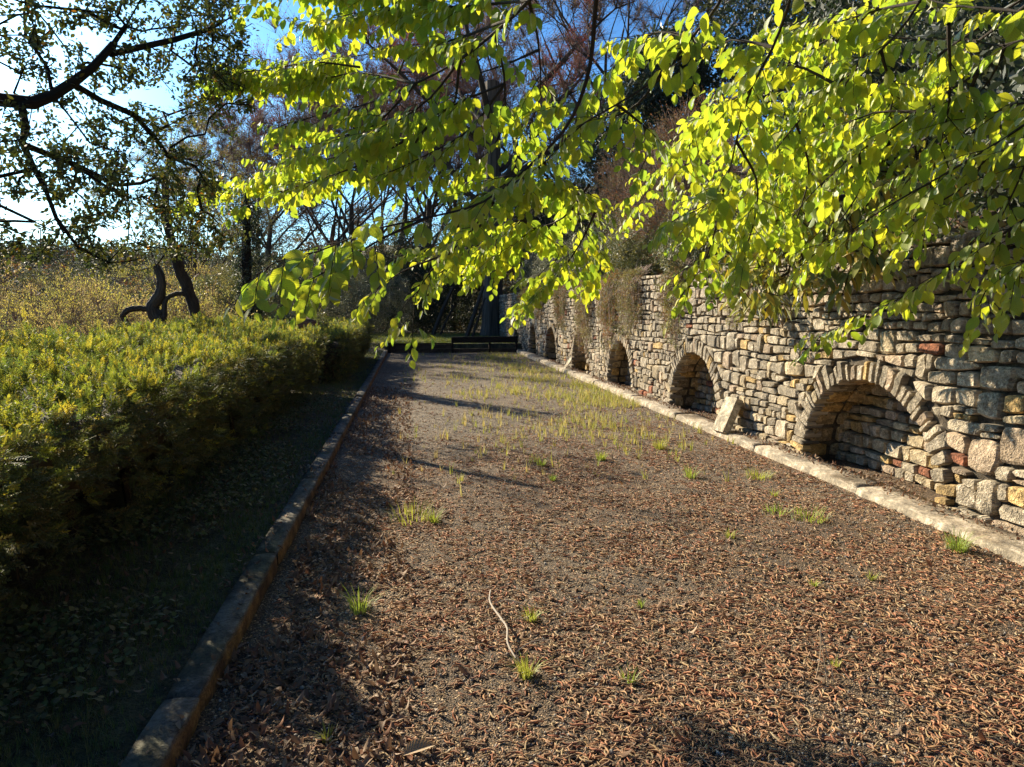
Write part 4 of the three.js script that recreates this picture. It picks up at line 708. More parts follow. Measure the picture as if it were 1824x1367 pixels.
// ---------------------------------------------------------------- crooked trunks behind the hedge
{
  const R = rng(2001), t = thing('crooked_tree', 'old crooked leaning trunks with broken side limb behind the hedge', 'tree', [0, 0, 0]), y = L(-4, -12.4);
  const part = (a, r, sides = 14) => { const s = new Shape3(), p = smoothPath(pts(a), a.length * 7); s.tube(p.map((q, i) => q.clone().add(R.v(0.012))), (k) => { const f = k * (r.length - 1), i = Math.min(r.length - 2, Math.floor(f)); return lerp(r[i], r[i + 1], f - i) * (1 + 0.1 * R.n()); }, sides); const g = s.geo(), P = g.attributes.position, N = g.attributes.normal; for (let i = 0; i < P.count; i++) { const x = P.getX(i), yy = P.getY(i), z = P.getZ(i), d = 0.05 * fbm(x * 9, yy * 4, z * 9, 4); P.setXYZ(i, x + N.getX(i) * d, yy, z + N.getZ(i) * d); } g.computeVertexNormals(); return g; };
  mesh('trunk', part([[-3.85, y - 0.2, -12.4], [-3.88, 0.9, -12.4], [-3.97, 1.25, -12.38], [-4.06, 1.5, -12.4], [-3.93, 1.7, -12.4], [-3.9, 1.95, -12.4], [-3.98, 2.15, -12.45]], [0.14, 0.11, 0.1, 0.08, 0.105, 0.08, 0.05]), MAT.barkGrey, t);
  mesh('trunk', part([[-3.2, y - 0.2, -12.6], [-3.32, 0.9, -12.55], [-3.45, 1.5, -12.5], [-3.6, 2.0, -12.5], [-3.74, 2.5, -12.5], [-3.85, 3.1, -12.6], [-3.8, 3.9, -12.8]], [0.1, 0.095, 0.085, 0.09, 0.07, 0.06, 0.035]), MAT.bark, t);
  mesh('broken_limb', part([[-3.92, 1.4, -12.4], [-4.15, 1.48, -12.36], [-4.38, 1.46, -12.3], [-4.46, 1.36, -12.3], [-4.36, 1.2, -12.3], [-4.3, 0.95, -12.3]], [0.055, 0.045, 0.05, 0.04, 0.04, 0.03], 7), MAT.barkGrey, t);
  mesh('broken_limb', part([[-4.36, 1.2, -12.3], [-4.5, 1.05, -12.28], [-4.65, 0.98, -12.26]], [0.035, 0.03, 0.015], 6), MAT.barkGrey, t);
  mesh('broken_limb', part([[-3.9, 1.3, -12.4], [-3.84, 1.62, -12.42], [-3.7, 1.72, -12.45], [-3.5, 1.7, -12.5]], [0.05, 0.045, 0.04, 0.035], 6), MAT.barkGrey, t);
  mesh('prop', part([[-3.0, 0.5, -12.3], [-3.1, 0.95, -12.35], [-3.2, 1.3, -12.4]], [0.035, 0.035, 0.03], 6), MAT.barkGrey, t);
  const lobes = [[-3.9, 2.9, -12.6, 0.7, 0.45, 0.6], [-3.3, 3.3, -12.8, 0.8, 0.5, 0.7], [-4.5, 3.4, -12.7, 0.8, 0.5, 0.7], [-3.6, 4.2, -13, 0.9, 0.6, 0.8], [-2.9, 2.7, -12.4, 0.5, 0.3, 0.5], [-2.6, 3.4, -12.6, 0.5, 0.3, 0.5], [-4.1, 2.35, -12.3, 0.6, 0.3, 0.5], [-4.8, 2.5, -12.3, 0.6, 0.35, 0.5], [-3.3, 2.4, -12.2, 0.4, 0.25, 0.4]], targets = []; for (const l of lobes) for (let i = 0; i < 34; i++) targets.push(inLobe(R, l));
  const nodes = grow(R, [[V(-3.74, 2.5, -12.5), V(-3.85, 3.1, -12.6), V(-3.8, 3.9, -12.8)], [V(-3.98, 2.15, -12.45), V(-4.1, 2.5, -12.5)]], targets, 0.2), w = new Shape3(), list = []; woodOf(nodes, 0.004, 0.42, 0.05, w, 6); mesh('branches', w.geo(), MAT.barkDark, t);
  for (const n of nodes) { if (n.w > 3 || n.parent < 0) continue; const a = nodes[n.parent].p; for (let k = 0; k < 6; k++) { const p = a.clone().lerp(n.p, R()).add(R.v(0.07)), z = R.r(0.035, 0.065); list.push({ p, s: z, m: basis(R.v(1).add(V(0, -0.2, 0)), R.v(1), p, z), c: vary(R, R() < 0.05 ? [0.5, 0.22, 0.02] : pick(R, [[0.17, 0.17, 0.03], [0.13, 0.15, 0.03], [0.22, 0.2, 0.03]]), 0.25, 0.12) }); } }
  instances('foliage', leafShape(0.6, 0.2, 0.1, 0.5, 3), MAT.leaf, list, t);
}
{ // ivy-clad trunk farther back
  const R = rng(2040), t = thing('ivy_clad_trunk', 'upright trunk thickly wrapped in dark ivy behind the hedge', 'tree', [0, 0, 0]), s = new Shape3(), y = L(-3.7, -17.6); s.tube([V(-3.75, y - 0.2, -17.6), V(-3.7, 2, -17.6), V(-3.65, 3.2, -17.55), V(-3.6, 4.3, -17.5)], [0.14, 0.12, 0.1, 0.03], 9); mesh('trunk', s.geo(), MAT.barkDark, t);
  const l = []; for (let i = 0; i < 520; i++) { const yy = R.r(0.2, 4.3), a = R() * 6.28, r = R.r(0.14, 0.32); l.push({ m: basis(V(Math.cos(a), 0.2, Math.sin(a)), R.v(1), V(-3.72 + 0.035 * yy + Math.cos(a) * r, yy, -17.6 + Math.sin(a) * r), R.r(0.14, 0.26)), c: vary(R, pick(R, DARK), 0.3) }); } instances('ivy', CLUMP[0], MAT.leaf, l, t);
}
// ---------------------------------------------------------------- lane end: great trunk's props, barrier
function plank(w, h, d, seed) { const g = new THREE.BoxGeometry(w, h, d, Math.max(2, Math.round(w / 0.2)), 2, 1), p = g.attributes.position, u = g.attributes.uv; for (let i = 0; i < p.count; i++) { const x = p.getX(i), y = p.getY(i), z = p.getZ(i); p.setXYZ(i, x, y + 0.008 * vn(x * 2 + seed, z * 9), z + 0.006 * vn(x * 3, y * 5 + seed)); u.setXY(i, y * 2, x * 1.2); } g.computeVertexNormals(); return g; }
{
  const b = thing('end_barrier', 'dark timber barrier across the lane end with one heavy raised beam', 'barrier', [0, 0, -24.75]);
  const put = (name, w, h, d, x, y, z, seed) => { const m = mesh(name, plank(w, h, d, seed), MAT.oldWood, b); m.position.set(x, y, z); return m; };
  put('low_board', 2.14, 0.15, 0.04, 0.28, 0.06, 0, 1).material = MAT.greyWood; put('low_board', 2.14, 0.14, 0.04, 0.28, 0.215, 0.004, 2).material = MAT.greyWood; put('top_rail', 2.1, 0.035, 0.09, 0.28, 0.306, -0.01, 5);
  put('low_board', 2.16, 0.15, 0.04, 2.44, 0.06, 0.003, 3).material = MAT.greyWood; put('heavy_beam', 2.18, 0.2, 0.09, 2.46, 0.43, 0.02, 4);
  for (const [x, h] of [[-0.72, 0.46], [1.35, 0.56], [2.6, 0.36], [3.5, 0.5]]) put('post', 0.07, h, 0.07, x, h / 2 - 0.04, 0.062, 9 + x);
}
[[[2.26, 0.2, -30.9], [2.55, 1.0, -31.1], [3.05, 2.4, -31.4], 'split grey pole leaning on the great trunk'], [[0.92, 0.2, -33], [1.3, 1.2, -33], [1.85, 2.4, -33], 'dead pole leaning among the dark evergreens'], [[2.5, 0.2, -30.85], [2.75, 0.9, -31.1], [3.1, 1.9, -31.35], 'thinner pole leaning on the great trunk'], [[1.25, 0.2, -33.2], [1.5, 0.8, -33.2], [1.9, 1.6, -33.1], 'short dead pole beneath the evergreens']].forEach(([a, b, c, label], i) => { const s = new Shape3(); s.tube(smoothPath(pts([a, b, c]), 8), (t) => (i < 2 ? 0.1 : 0.06) * (1 - 0.35 * t), 7); tag(scene.add(mesh(numbered('leaning_pole'), s.geo(), MAT.barkGrey)) && scene.children[scene.children.length - 1], label, 'pole', 'dead poles leaning at the lane end'); });

{ // the great trunk
  const R = rng(2070), t = thing('great_tree', 'great pale fluted trunk standing at the lane end', 'tree', [3.5, 0.2, -31.9]), s = new Shape3(), n = 26, H = 11; let prev = null;
  for (let j = 0; j <= 30; j++) { const y = -0.3 + H * Math.pow(j / 30, 1.3), ring = [], r0 = 0.43 + 0.2 * Math.exp(-(y + 0.1) / 0.5) - 0.012 * y; for (let k = 0; k <= n; k++) { const a = (k % n) / n * 6.2832, f = 1 + 0.09 * Math.cos(a * 3 + 0.8 + 0.05 * y) + 0.05 * Math.cos(a * 5 + 2 - 0.1 * y) + 0.03 * fbm(Math.cos(a) * 2, y * 0.7, Math.sin(a) * 2); ring.push(s.vert(V(Math.cos(a) * r0 * f, y, Math.sin(a) * r0 * f), null, k / n * 3, y * 0.5)); } if (prev) for (let k = 0; k < n; k++) s.quad(prev[k], ring[k], ring[k + 1], prev[k + 1]); prev = ring; }
  mesh('trunk', s.geo(), MAT.barkPale, t);
  const lists = [[], []]; for (let i = 0; i < 9; i++) { const w = new Shape3(), a = i * 2.4, y0 = R.r(4.6, 9.5), d = V(Math.cos(a), R.r(0.3, 0.9), Math.sin(a)).normalize(); let q = V(0, y0, 0); const path = [q.clone()]; for (let k = 0; k < 9; k++) { q = q.clone().addScaledVector(d.add(R.v(0.22)).add(V(0, 0.03, 0)).normalize(), 0.75); path.push(q); if (k > 2) for (let m = 0; m < 4; m++) { const e = q.clone().add(V(R.n() * 1.6, R.r(0.1, 1.3), R.n() * 1.6)); w.tube([q, q.clone().lerp(e, 0.5).add(R.v(0.12)), e], (u) => 0.035 * (1.1 - 0.8 * u), 4); for (let z = 0; z < 3; z++) lists[R.i(2)].push({ m: basis(R.v(1).add(V(0, 0.5, 0)), R.v(1), q.clone().lerp(e, R.r(0.3, 1)), R.r(0.5, 1.1)), c: vary(R, pick(R, RED.concat(RUST)), 0.25) }); } } w.tube(path, (u) => 0.16 * (1.05 - 0.85 * u), 7); mesh('limb', w.geo(), MAT.barkGrey, t); }
  lists.forEach((l, k) => { instances('twigs', FAN_BUDS[k].wood, MAT.twigGrey, l.map((e) => ({ m: e.m })), t); instances('young_leaves', FAN_BUDS[k].leaves, MAT.far, l, t); });
}
// ---------------------------------------------------------------- things by the wall and on the hedge
function slabGeo(w, h, d, seed, rough) {
  const g = new THREE.BoxGeometry(w, h, d, 6, 8, 3), p = g.attributes.position, u = g.attributes.uv, col = [];
  for (let i = 0; i < p.count; i++) { let x = p.getX(i), y = p.getY(i), z = p.getZ(i); const ex = Math.abs(x) / (w / 2), ey = Math.abs(y) / (h / 2), ez = Math.abs(z) / (d / 2), e = (ex > 0.99) + (ey > 0.99) + (ez > 0.99), k = e > 1 ? 0.975 : 1; const n = rough * fbm(x * 12 + seed, y * 12, z * 12); p.setXYZ(i, x * k + n, y * k + n * 0.6, z * k + n); u.setXY(i, x + z, y); const q = 1 + 0.25 * fbm(x * 9, y * 9 + seed, z * 9); col.push(0.72 * q, 0.64 * q, 0.5 * q); }
  g.setAttribute('color', new THREE.Float32BufferAttribute(col, 3)); g.computeVertexNormals(); return g;
}
{ const b = tag(mesh('leaning_slab', slabGeo(0.3, 0.43, 0.085, 3, 0.008), MAT.stone), 'weathered stone slab leaning against the wall between two niches', 'slab'); b.position.set(3.585, 0.268, -8.0); b.rotation.set(0, -Math.PI / 2, 0); b.rotateX(-0.42); b.rotateZ(0.05); scene.add(b); }
{ const b = tag(mesh('tilted_tile', slabGeo(0.2, 0.34, 0.02, 8, 0.002), MAT.stone), 'thin pale tile propped on the kerb near the far niches', 'tile'); b.position.set(3.62, 0.2, -16.9); b.rotation.set(0, -Math.PI / 2, 0); b.rotateX(-0.5); b.rotateZ(-0.55); scene.add(b); }
{ const g = new THREE.SphereGeometry(0.17, 18, 12), p = g.attributes.position, col = []; for (let i = 0; i < p.count; i++) { const v = V(p.getX(i), p.getY(i), p.getZ(i)), n = 1 + 0.2 * fbm(v.x * 7, v.y * 7, v.z * 7); p.setXYZ(i, v.x * n * 1.25, v.y * n * 0.8, v.z * n); const q = 1 + 0.3 * fbm(v.x * 20, v.y * 20, v.z * 20); col.push(0.4 * q, 0.2 * q, 0.11 * q); } g.setAttribute('color', new THREE.Float32BufferAttribute(col, 3)); g.computeVertexNormals(); const b = tag(mesh('terracotta_lump', g, MAT.stone), 'rounded terracotta lump resting on the far hedge', 'ornament'); b.position.set(-1.93, 1.17, -14.4); scene.add(b); }

// ---------------------------------------------------------------- laurel over the wall
{
  const R = rng(2100), t = thing('laurel_bush', 'laurel with long drooping yellow-green leaves spilling over the wall top', 'shrub', [0, 0, 0]), skel = [[V(4.7, 1.9, -7.2), V(4.55, 2.3, -7.1), V(4.3, 2.6, -7.0)]], lobes = [[2.95, 2.05, -5.2, 0.35, 0.4, 0.4], [3.1, 1.85, -4.9, 0.3, 0.3, 0.4], [3.15, 2.35, -4.6, 0.35, 0.35, 0.4], [2.8, 1.75, -5.6, 0.25, 0.3, 0.35], [3.15, 2.05, -6.0, 0.4, 0.4, 0.6], [2.95, 1.85, -5.7, 0.3, 0.35, 0.45], [3.3, 2.4, -6.6, 0.5, 0.4, 0.7], [3.2, 2.2, -5.2, 0.4, 0.35, 0.5], [3.4, 2.5, -4.7, 0.45, 0.35, 0.5], [3.7, 2.35, -7.1, 0.55, 0.45, 0.7], [3.55, 2.0, -6.6, 0.4, 0.4, 0.6], [3.5, 1.75, -7.2, 0.3, 0.35, 0.5], [3.5, 1.8, -6.3, 0.25, 0.3, 0.5], [3.55, 1.95, -7.9, 0.3, 0.35, 0.5], [4.1, 2.9, -7.4, 0.8, 0.5, 0.9], [4.1, 2.6, -5.8, 0.7, 0.45, 0.8], [3.75, 2.1, -5.6, 0.35, 0.3, 0.6], [4.2, 3.3, -6.6, 0.7, 0.4, 0.9], [4.3, 2.7, -8.8, 0.7, 0.5, 0.7]], targets = [];
  for (const l of lobes) for (let i = 0; i < 24; i++) targets.push(inLobe(R, l));
  const nodes = grow(R, skel, targets, 0.2, 0.1), w = new Shape3(), list = []; woodOf(nodes, 0.005, 0.45, 0.06, w, 7); mesh('stems', w.geo(), MAT.bark, t);
  const tones = [[0.34, 0.30, 0.03], [0.26, 0.27, 0.03], [0.42, 0.31, 0.03], [0.17, 0.20, 0.03], [0.12, 0.16, 0.03]];
  for (const n of nodes) if (!n.kids.length) { const d = n.p.clone().sub(nodes[n.parent].p).normalize(); for (let k = 0; k < 13; k++) { const a = k * 2.4, dir = d.clone().multiplyScalar(0.5).add(V(Math.cos(a), -0.55, Math.sin(a))).add(R.v(0.3)).normalize(), z = R.r(0.11, 0.19), p = n.p.clone().addScaledVector(d, -0.02 * k).addScaledVector(dir, 0.015); list.push({ p, s: z, m: basis(dir, UP.clone().add(R.v(0.5)), p, z), c: vary(R, pick(R, tones), 0.2, 0.12) }); } }
  leavesOf(t, LANCE, MAT.laurel, tones, list, 260);
}
// ---------------------------------------------------------------- creepers hanging on the wall
[[-10.15, 0.5, 1.3, 46, 'dry vine strands trailing over the second niche'], [-8.1, 0.35, 0.9, 16, 'thin yellow-leaved vine hanging above the leaning slab'], [-12.2, 0.8, 1.2, 60, 'dense creeper hanging beside the third niche'], [-13.6, 0.9, 1.6, 70, 'brown-green creeper curtain over the third niche'], [-15.6, 0.9, 1.7, 70, 'thick creeper hanging over the fourth niche'], [-18.2, 0.9, 1.3, 56, 'mossy creeper between the far niches'], [-21.2, 0.9, 1.1, 50, 'creeper hanging over the farthest niches'], [-24.5, 0.9, 1.1, 44, 'creeper beside the great trunk']].forEach(([z, w, len, n, label], i) => {
  const R = rng(2200 + i), t = thing('hanging_creeper', label, 'creeper', [0, 0, 0], 'creepers hanging over the wall'), s = new Shape3(), l = [[], []], tones = i === 1 ? [[0.42, 0.36, 0.05], [0.35, 0.3, 0.05]] : i % 2 ? [[0.16, 0.16, 0.04], [0.24, 0.2, 0.06], [0.3, 0.14, 0.05]] : [[0.2, 0.19, 0.05], [0.28, 0.24, 0.08], [0.2, 0.11, 0.04]];
  for (let k = 0; k < n; k++) {
    const z0 = z + R.n() * w, L0 = len * R.r(0.35, 1), out = R.r(0.03, 0.16) * (i === 1 ? 0.4 : 1), a = V(WX + 0.15, WALL_TOP + 0.05 + R() * 0.15, z0), b = V(WX - out, WALL_TOP - 0.1, z0 + R.n() * 0.1), c = V(WX - out * R.r(0.4, 1.2) - 0.02, WALL_TOP - L0 * 0.6, z0 + R.n() * 0.18), d = V(WX - 0.03 - R() * 0.1, WALL_TOP - L0, z0 + R.n() * 0.3), path = smoothPath([a, b, c, d], 7);
    s.tube(path, (q) => 0.0045 * (1.1 - 0.75 * q), 3);
    const m = i === 1 ? 7 : Math.round(R.r(3, 10)); for (let q = 0; q < m; q++) { const p = path[1 + R.i(6)].clone().add(R.v(0.06)); if (p.x > WX - 0.02) p.x = WX - 0.03; l[R.i(2)].push({ m: basis(R.v(1).add(V(-0.5, -0.4, 0)), R.v(1), p, i === 1 ? R.r(0.05, 0.09) : R.r(0.09, 0.19)), c: vary(R, pick(R, tones), 0.3, 0.15) }); }
  }
  mesh('strands', s.geo(), MAT.twig, t); l.forEach((e, k) => instances('foliage', CLUMP_FINE[k], MAT.leaf, e, t));
});

// ---------------------------------------------------------------- ground cover
const stuffTop = (im, label, category) => { scene.add(im); Object.assign(im.userData, { label, category, kind: 'stuff' }); return im; };
{
  const R = rng(3001), blade = [bladeTuft(1, 7, 1, 0.045, 0.7), bladeTuft(2, 6, 1, 0.05, 1.0)], lists = [[], []], ivy = [], dry = [];
  const lawn = [[0.15, 0.19, 0.035], [0.18, 0.2, 0.035], [0.12, 0.17, 0.035], [0.25, 0.21, 0.06]];
  for (let i = 0; i < 21000; i++) { const z = -1.2 - 23.8 * Math.pow(R(), 1.5), x = R.r(-1.95, -0.93), d = fbm(x * 2.2, z * 1.1, 5); if (d < -0.12 && R() < 0.6) continue; lists[R.i(2)].push({ m: new THREE.Matrix4().compose(V(x, 0.04, z), new THREE.Quaternion().setFromEuler(new THREE.Euler(R.n() * 0.3, R() * 6.28, R.n() * 0.3)), V(1, 1, 1).multiplyScalar(R.r(0.03, 0.085))), c: vary(R, pick(R, lawn), 0.25, 0.1) }); }
  lists.forEach((l, k) => stuffTop(instances(numbered('lawn_grass'), blade[k], MAT.grass, l), 'short shaded grass between the hedge and the kerb', 'grass'));
  for (let i = 0; i < 15000; i++) { const z = -1.2 - 11 * Math.pow(R(), 1.3), x = -1.0 - 1.1 * Math.pow(R(), 0.6); if (fbm(x * 1.6, z * 1.2, 9) < -0.05 + 0.12 * (x > -1.25)) continue; ivy.push({ m: basis(V(R.n(), 0.25, R.n()), V(R.n() * 0.5, 1, R.n() * 0.5), V(x, 0.055 + R() * 0.05, z), R.r(0.018, 0.038)), c: vary(R, pick(R, [[0.12, 0.15, 0.04], [0.15, 0.18, 0.045], [0.14, 0.12, 0.045], [0.26, 0.22, 0.07]]), 0.3, 0.1) }); }
  stuffTop(instances('ivy_ground_cover', leafShape(0.9, 0.1, 0.1, 0.35, 3), MAT.holly, ivy), 'low ivy creeping under the hedge', 'ivy');
  // glade beyond the end
  const gl = [[], []]; for (let i = 0; i < 9000; i++) { const x = R.r(-2.5, 4.3), z = R.r(-25.2, -35); gl[R.i(2)].push({ m: new THREE.Matrix4().compose(V(x, landHeight(x, z) - 0.01, z), new THREE.Quaternion().setFromEuler(new THREE.Euler(0, R() * 6.28, 0)), V(1, 1, 1).multiplyScalar(R.r(0.07, 0.16))), c: vary(R, pick(R, [[0.2, 0.24, 0.03], [0.25, 0.27, 0.035], [0.15, 0.2, 0.03]]), 0.2, 0.1) }); }
  gl.forEach((l, k) => stuffTop(instances(numbered('glade_grass'), blade[k], MAT.grass, l), 'sunlit grass beyond the lane end', 'grass'));
  // sparse grass standing in the gravel
  const sp = [[], []], tall = [bladeTuft(11, 6, 1, 0.05, 0.6), bladeTuft(12, 5, 1, 0.055, 0.45)];
  for (let i = 0; i < 26000; i++) { const z = R.r(-5.5, -24), x = R.r(-0.2, 3.45), right = smooth(x, 0.2, 3), k = smooth(-z, 5.5, 8) * (0.05 + 0.1 * smooth(x, 0.4, 1) + 0.6 * right * right * smooth(-z, 7, 10) * (1 - 0.7 * smooth(-z, 15, 19))) * (0.25 + 1.3 * smooth(fbm(x * 1.2, z * 0.8, 12), -0.05, 0.3)); if (R() > k * 0.58) continue; sp[R.i(2)].push({ m: new THREE.Matrix4().compose(V(x, laneHeight(x, z) - 0.003, z), new THREE.Quaternion().setFromEuler(new THREE.Euler(R.n() * 0.2, R() * 6.28, R.n() * 0.2)), V(1, 1, 1).multiplyScalar(R.r(0.05, 0.19))), c: vary(R, pick(R, [[0.38, 0.36, 0.07], [0.33, 0.34, 0.06], [0.48, 0.4, 0.13]]), 0.2, 0.1) }); }
  sp.forEach((l, k) => stuffTop(instances(numbered('gravel_grass'), tall[k], MAT.grass, l), 'sparse yellowing grass growing through the gravel', 'grass'));
  // bank undergrowth
  const bank = [[], []]; for (let i = 0; i < 5200; i++) { const x = 4.45 + 12 * Math.pow(R(), 1.6), z = R.r(-1, -36); bank[R.i(2)].push({ m: basis(V(R.n(), 1, R.n()), R.v(1), V(x, landHeight(x, z) + 0.1, z), R.r(0.25, 0.6)), c: vary(R, pick(R, R() < 0.35 ? RUST : DARK.concat(OLIVE)), 0.3, 0.1) }); }
  bank.forEach((l, k) => stuffTop(instances(numbered('bank_undergrowth'), CLUMP[k], MAT.leaf, l), 'tangled undergrowth covering the bank above the wall', 'undergrowth'));
  const slope = [[], []]; for (let i = 0; i < 6500; i++) { const x = -3.6 - 40 * Math.pow(R(), 1.5), z = R.r(-8, -75); slope[R.i(2)].push({ m: basis(V(R.n() * 0.6, 1, R.n() * 0.6), R.v(1), V(x, landHeight(x, z), z), R.r(0.5, 1.1) * (1 + smooth(-z, 30, 70))), c: vary(R, pick(R, BUD.concat(OLIVE, RUST)), 0.3, 0.12) }); }
  slope.forEach((l, k) => { stuffTop(instances(numbered('slope_scrub'), FAN_BUDS[k].wood, MAT.twigGrey, l.map((e) => ({ m: e.m }))), 'low twiggy scrub covering the falling slope', 'scrub'); stuffTop(instances(numbered('scrub_buds'), FAN_BUDS[k].leaves, MAT.bud, l), 'young buds on the slope scrub', 'scrub'); });
  // woods
  const under = [[], []]; for (let i = 0; i < 6500; i++) { const z = R.r(-36, -75), x = R.r(-36, 16) , y = landHeight(x, z) + Math.pow(R(), 1.6) * (3 + 5 * smooth(-z, 38, 60)); under[R.i(2)].push({ m: basis(V(R.n(), 1, R.n()), R.v(1), V(x, y, z), R.r(0.7, 1.5)), c: vary(R, pick(R, OLIVE.concat(RUST, GREYGREEN, DARK)), 0.3, 0.1) }); }
  under.forEach((l, k) => stuffTop(instances(numbered('wood_undergrowth'), CLUMP_FINE[k], MAT.far, l), 'brown and olive undergrowth of the wood behind the lane', 'undergrowth'));
  const far = [[], []]; for (let i = 0; i < 5200; i++) { const x = R.r(-190, -12), z = R.r(-70, -240); const y = landHeight(x, z) + R() * 4; far[R.i(2)].push({ m: basis(V(R.n(), 1, R.n()), R.v(1), V(x, y, z), R.r(3, 6)), c: vary(R, pick(R, [[0.04, 0.05, 0.03], [0.06, 0.06, 0.035], [0.05, 0.045, 0.03]]), 0.3, 0.1) }); }
  far.forEach((l, k) => stuffTop(instances(numbered('distant_wood'), CLUMP_FINE[k], MAT.far, l), 'dark wooded hillside far beyond the scrub', 'wood'));
}
// ---------------------------------------------------------------- litter on the lane
{
  const R = rng(3100), shapes = [0, 1, 2].map((k) => { const s = new Shape3(), a = [0.35, 0.75, 1.2][k], p = []; for (let i = 0; i <= 5; i++) { const t = i / 5 - 0.5; p.push(V(t, 0.05 * Math.sin(t * 5 + k), a * (t * t - 0.25) * 0.8)); } s.tube(p, (t) => 0.058 * (0.55 + 0.9 * Math.sin(Math.PI * Math.min(0.95, t + 0.12))), 5); return s.geo(); }), lists = [[], [], []];
  const tones = [[0.43, 0.21, 0.095], [0.36, 0.19, 0.09], [0.48, 0.28, 0.13], [0.3, 0.165, 0.085], [0.43, 0.165, 0.075], [0.46, 0.32, 0.16]];
  const drop = (x, z, s) => lists[R.i(3)].push({ m: new THREE.Matrix4().compose(V(x, laneHeight(x, z) + 0.004 + R() * 0.006, z), new THREE.Quaternion().setFromEuler(new THREE.Euler(R.n() * 0.35, R() * 6.28, R.n() * 0.35)), V(s, s, s)), c: vary(R, pick(R, tones), 0.3, 0.12) });
  for (let i = 0; i < 110000; i++) {
    const z = -1.6 - 20 * Math.pow(R(), 2.0), x = R.r(-0.7, 3.47), far = 1 - 0.93 * smooth(-z, 5.2, 9.5 + 3 * smooth(x, 0.5, 3)), left = 0.3 + 0.7 * smooth(x, -0.45, 0.05), c = 0.35 + 1.2 * smooth(fbm(x * 2.4, z * 2.4, 7), -0.2, 0.25);
    if (R() > far * left * c) continue; drop(x, z, R.r(0.02, 0.05));
  }
  lists.forEach((l, k) => stuffTop(instances(numbered('fallen_catkins'), shapes[k], MAT.dry, l), 'rusty brown fallen catkins littering the gravel', 'litter'));
  const peb = new THREE.IcosahedronGeometry(1, 0), pl = []; for (let i = 0; i < 42000; i++) { const z = -1.6 - 9 * Math.pow(R(), 1.9), x = R.r(-0.74, 3.48), s = R.r(0.0022, 0.006) * (R() < 0.03 ? 2 : 1); pl.push({ m: new THREE.Matrix4().compose(V(x, laneHeight(x, z) + s * 0.3, z), new THREE.Quaternion().setFromEuler(new THREE.Euler(R() * 6, R() * 6, R() * 6)), V(s, s * R.r(0.5, 0.9), s * R.r(0.7, 1.1))), c: vary(R, pick(R, [[0.3, 0.26, 0.21], [0.2, 0.17, 0.13], [0.14, 0.11, 0.085], [0.42, 0.38, 0.32]]), 0.3, 0.06) }); }
  stuffTop(instances('loose_gravel', peb, MAT.tint, pl), 'small loose stones on the lane surface', 'gravel');
  const dead = [leafShape(0.55, 0.7, 0.5, 0.45, 4), leafShape(0.45, -0.6, -0.6, 0.5, 4)], dl = [[], []];
  const leafAt = (x, z, y, s) => dl[R.i(2)].push({ m: basis(V(R.n(), R.n() * 0.35, R.n()), V(R.n() * 0.7, 1, R.n() * 0.7), V(x, y, z), s), c: vary(R, pick(R, [[0.24, 0.14, 0.075], [0.17, 0.095, 0.05], [0.3, 0.2, 0.12], [0.22, 0.1, 0.05]]), 0.3, 0.12) });
  for (let i = 0; i < 8200; i++) { const z = -1.6 - 13 * Math.pow(R(), 1.5), x = -0.76 + 0.75 * Math.pow(R(), 1.5); if (fbm(x * 2, z * 1.4, 21) < -0.1) continue; leafAt(x, z, laneHeight(x, z) + 0.01 + R() * 0.012, R.r(0.02, 0.055)); }
  for (let i = 0; i < 900; i++) { const z = -1.8 - 15 * R(), x = R.r(0, 3.45); leafAt(x, z, laneHeight(x, z) + 0.012, R.r(0.025, 0.06)); }
  for (let i = 0; i < 1500; i++) { const z = -2.5 - 17 * R(), x = R.r(3.56, 3.72), c = fbm(z * 1.1, 3, 3); if (c < -0.05 && R() < 0.85) continue; leafAt(x + 0.02, z, 0.1 + R() * 0.01, R.r(0.018, 0.045)); }
  for (let i = 0; i < 1300; i++) { const z = -1.4 - 12 * R(), x = R.r(-1.8, -0.8); leafAt(x, z, x > -0.93 ? 0.108 : 0.075, R.r(0.02, 0.045)); }
  for (const n of NICHES.slice(0, 3)) for (let i = 0; i < 160; i++) leafAt(WX + R.r(-0.02, n.depth), n.z + R.n() * n.a, 0.03 + R() * 0.02, R.r(0.018, 0.045));
  dl.forEach((l, k) => stuffTop(instances(numbered('dead_leaves'), dead[k], MAT.dry, l), 'curled brown dead leaves gathered along the lane edges', 'litter'));
  // floors of the niches
  for (const n of NICHES) { const f = new THREE.PlaneGeometry(n.depth + 0.3, n.a * 2 + 0.3, 6, 14); f.rotateX(-Math.PI / 2); f.translate(WX + n.depth / 2 + 0.02, 0.026, n.z); const u = f.attributes.uv, p = f.attributes.position, col = []; for (let i = 0; i < p.count; i++) { u.setXY(i, p.getX(i), p.getZ(i)); col.push(0.5, 0.4, 0.3); p.setY(i, 0.026 + 0.01 * fbm(p.getX(i) * 6, p.getZ(i) * 6)); } f.setAttribute('color', new THREE.Float32BufferAttribute(col, 3)); f.computeVertexNormals(); mesh('niche_floor', f, MAT.gravel, wall); }
}
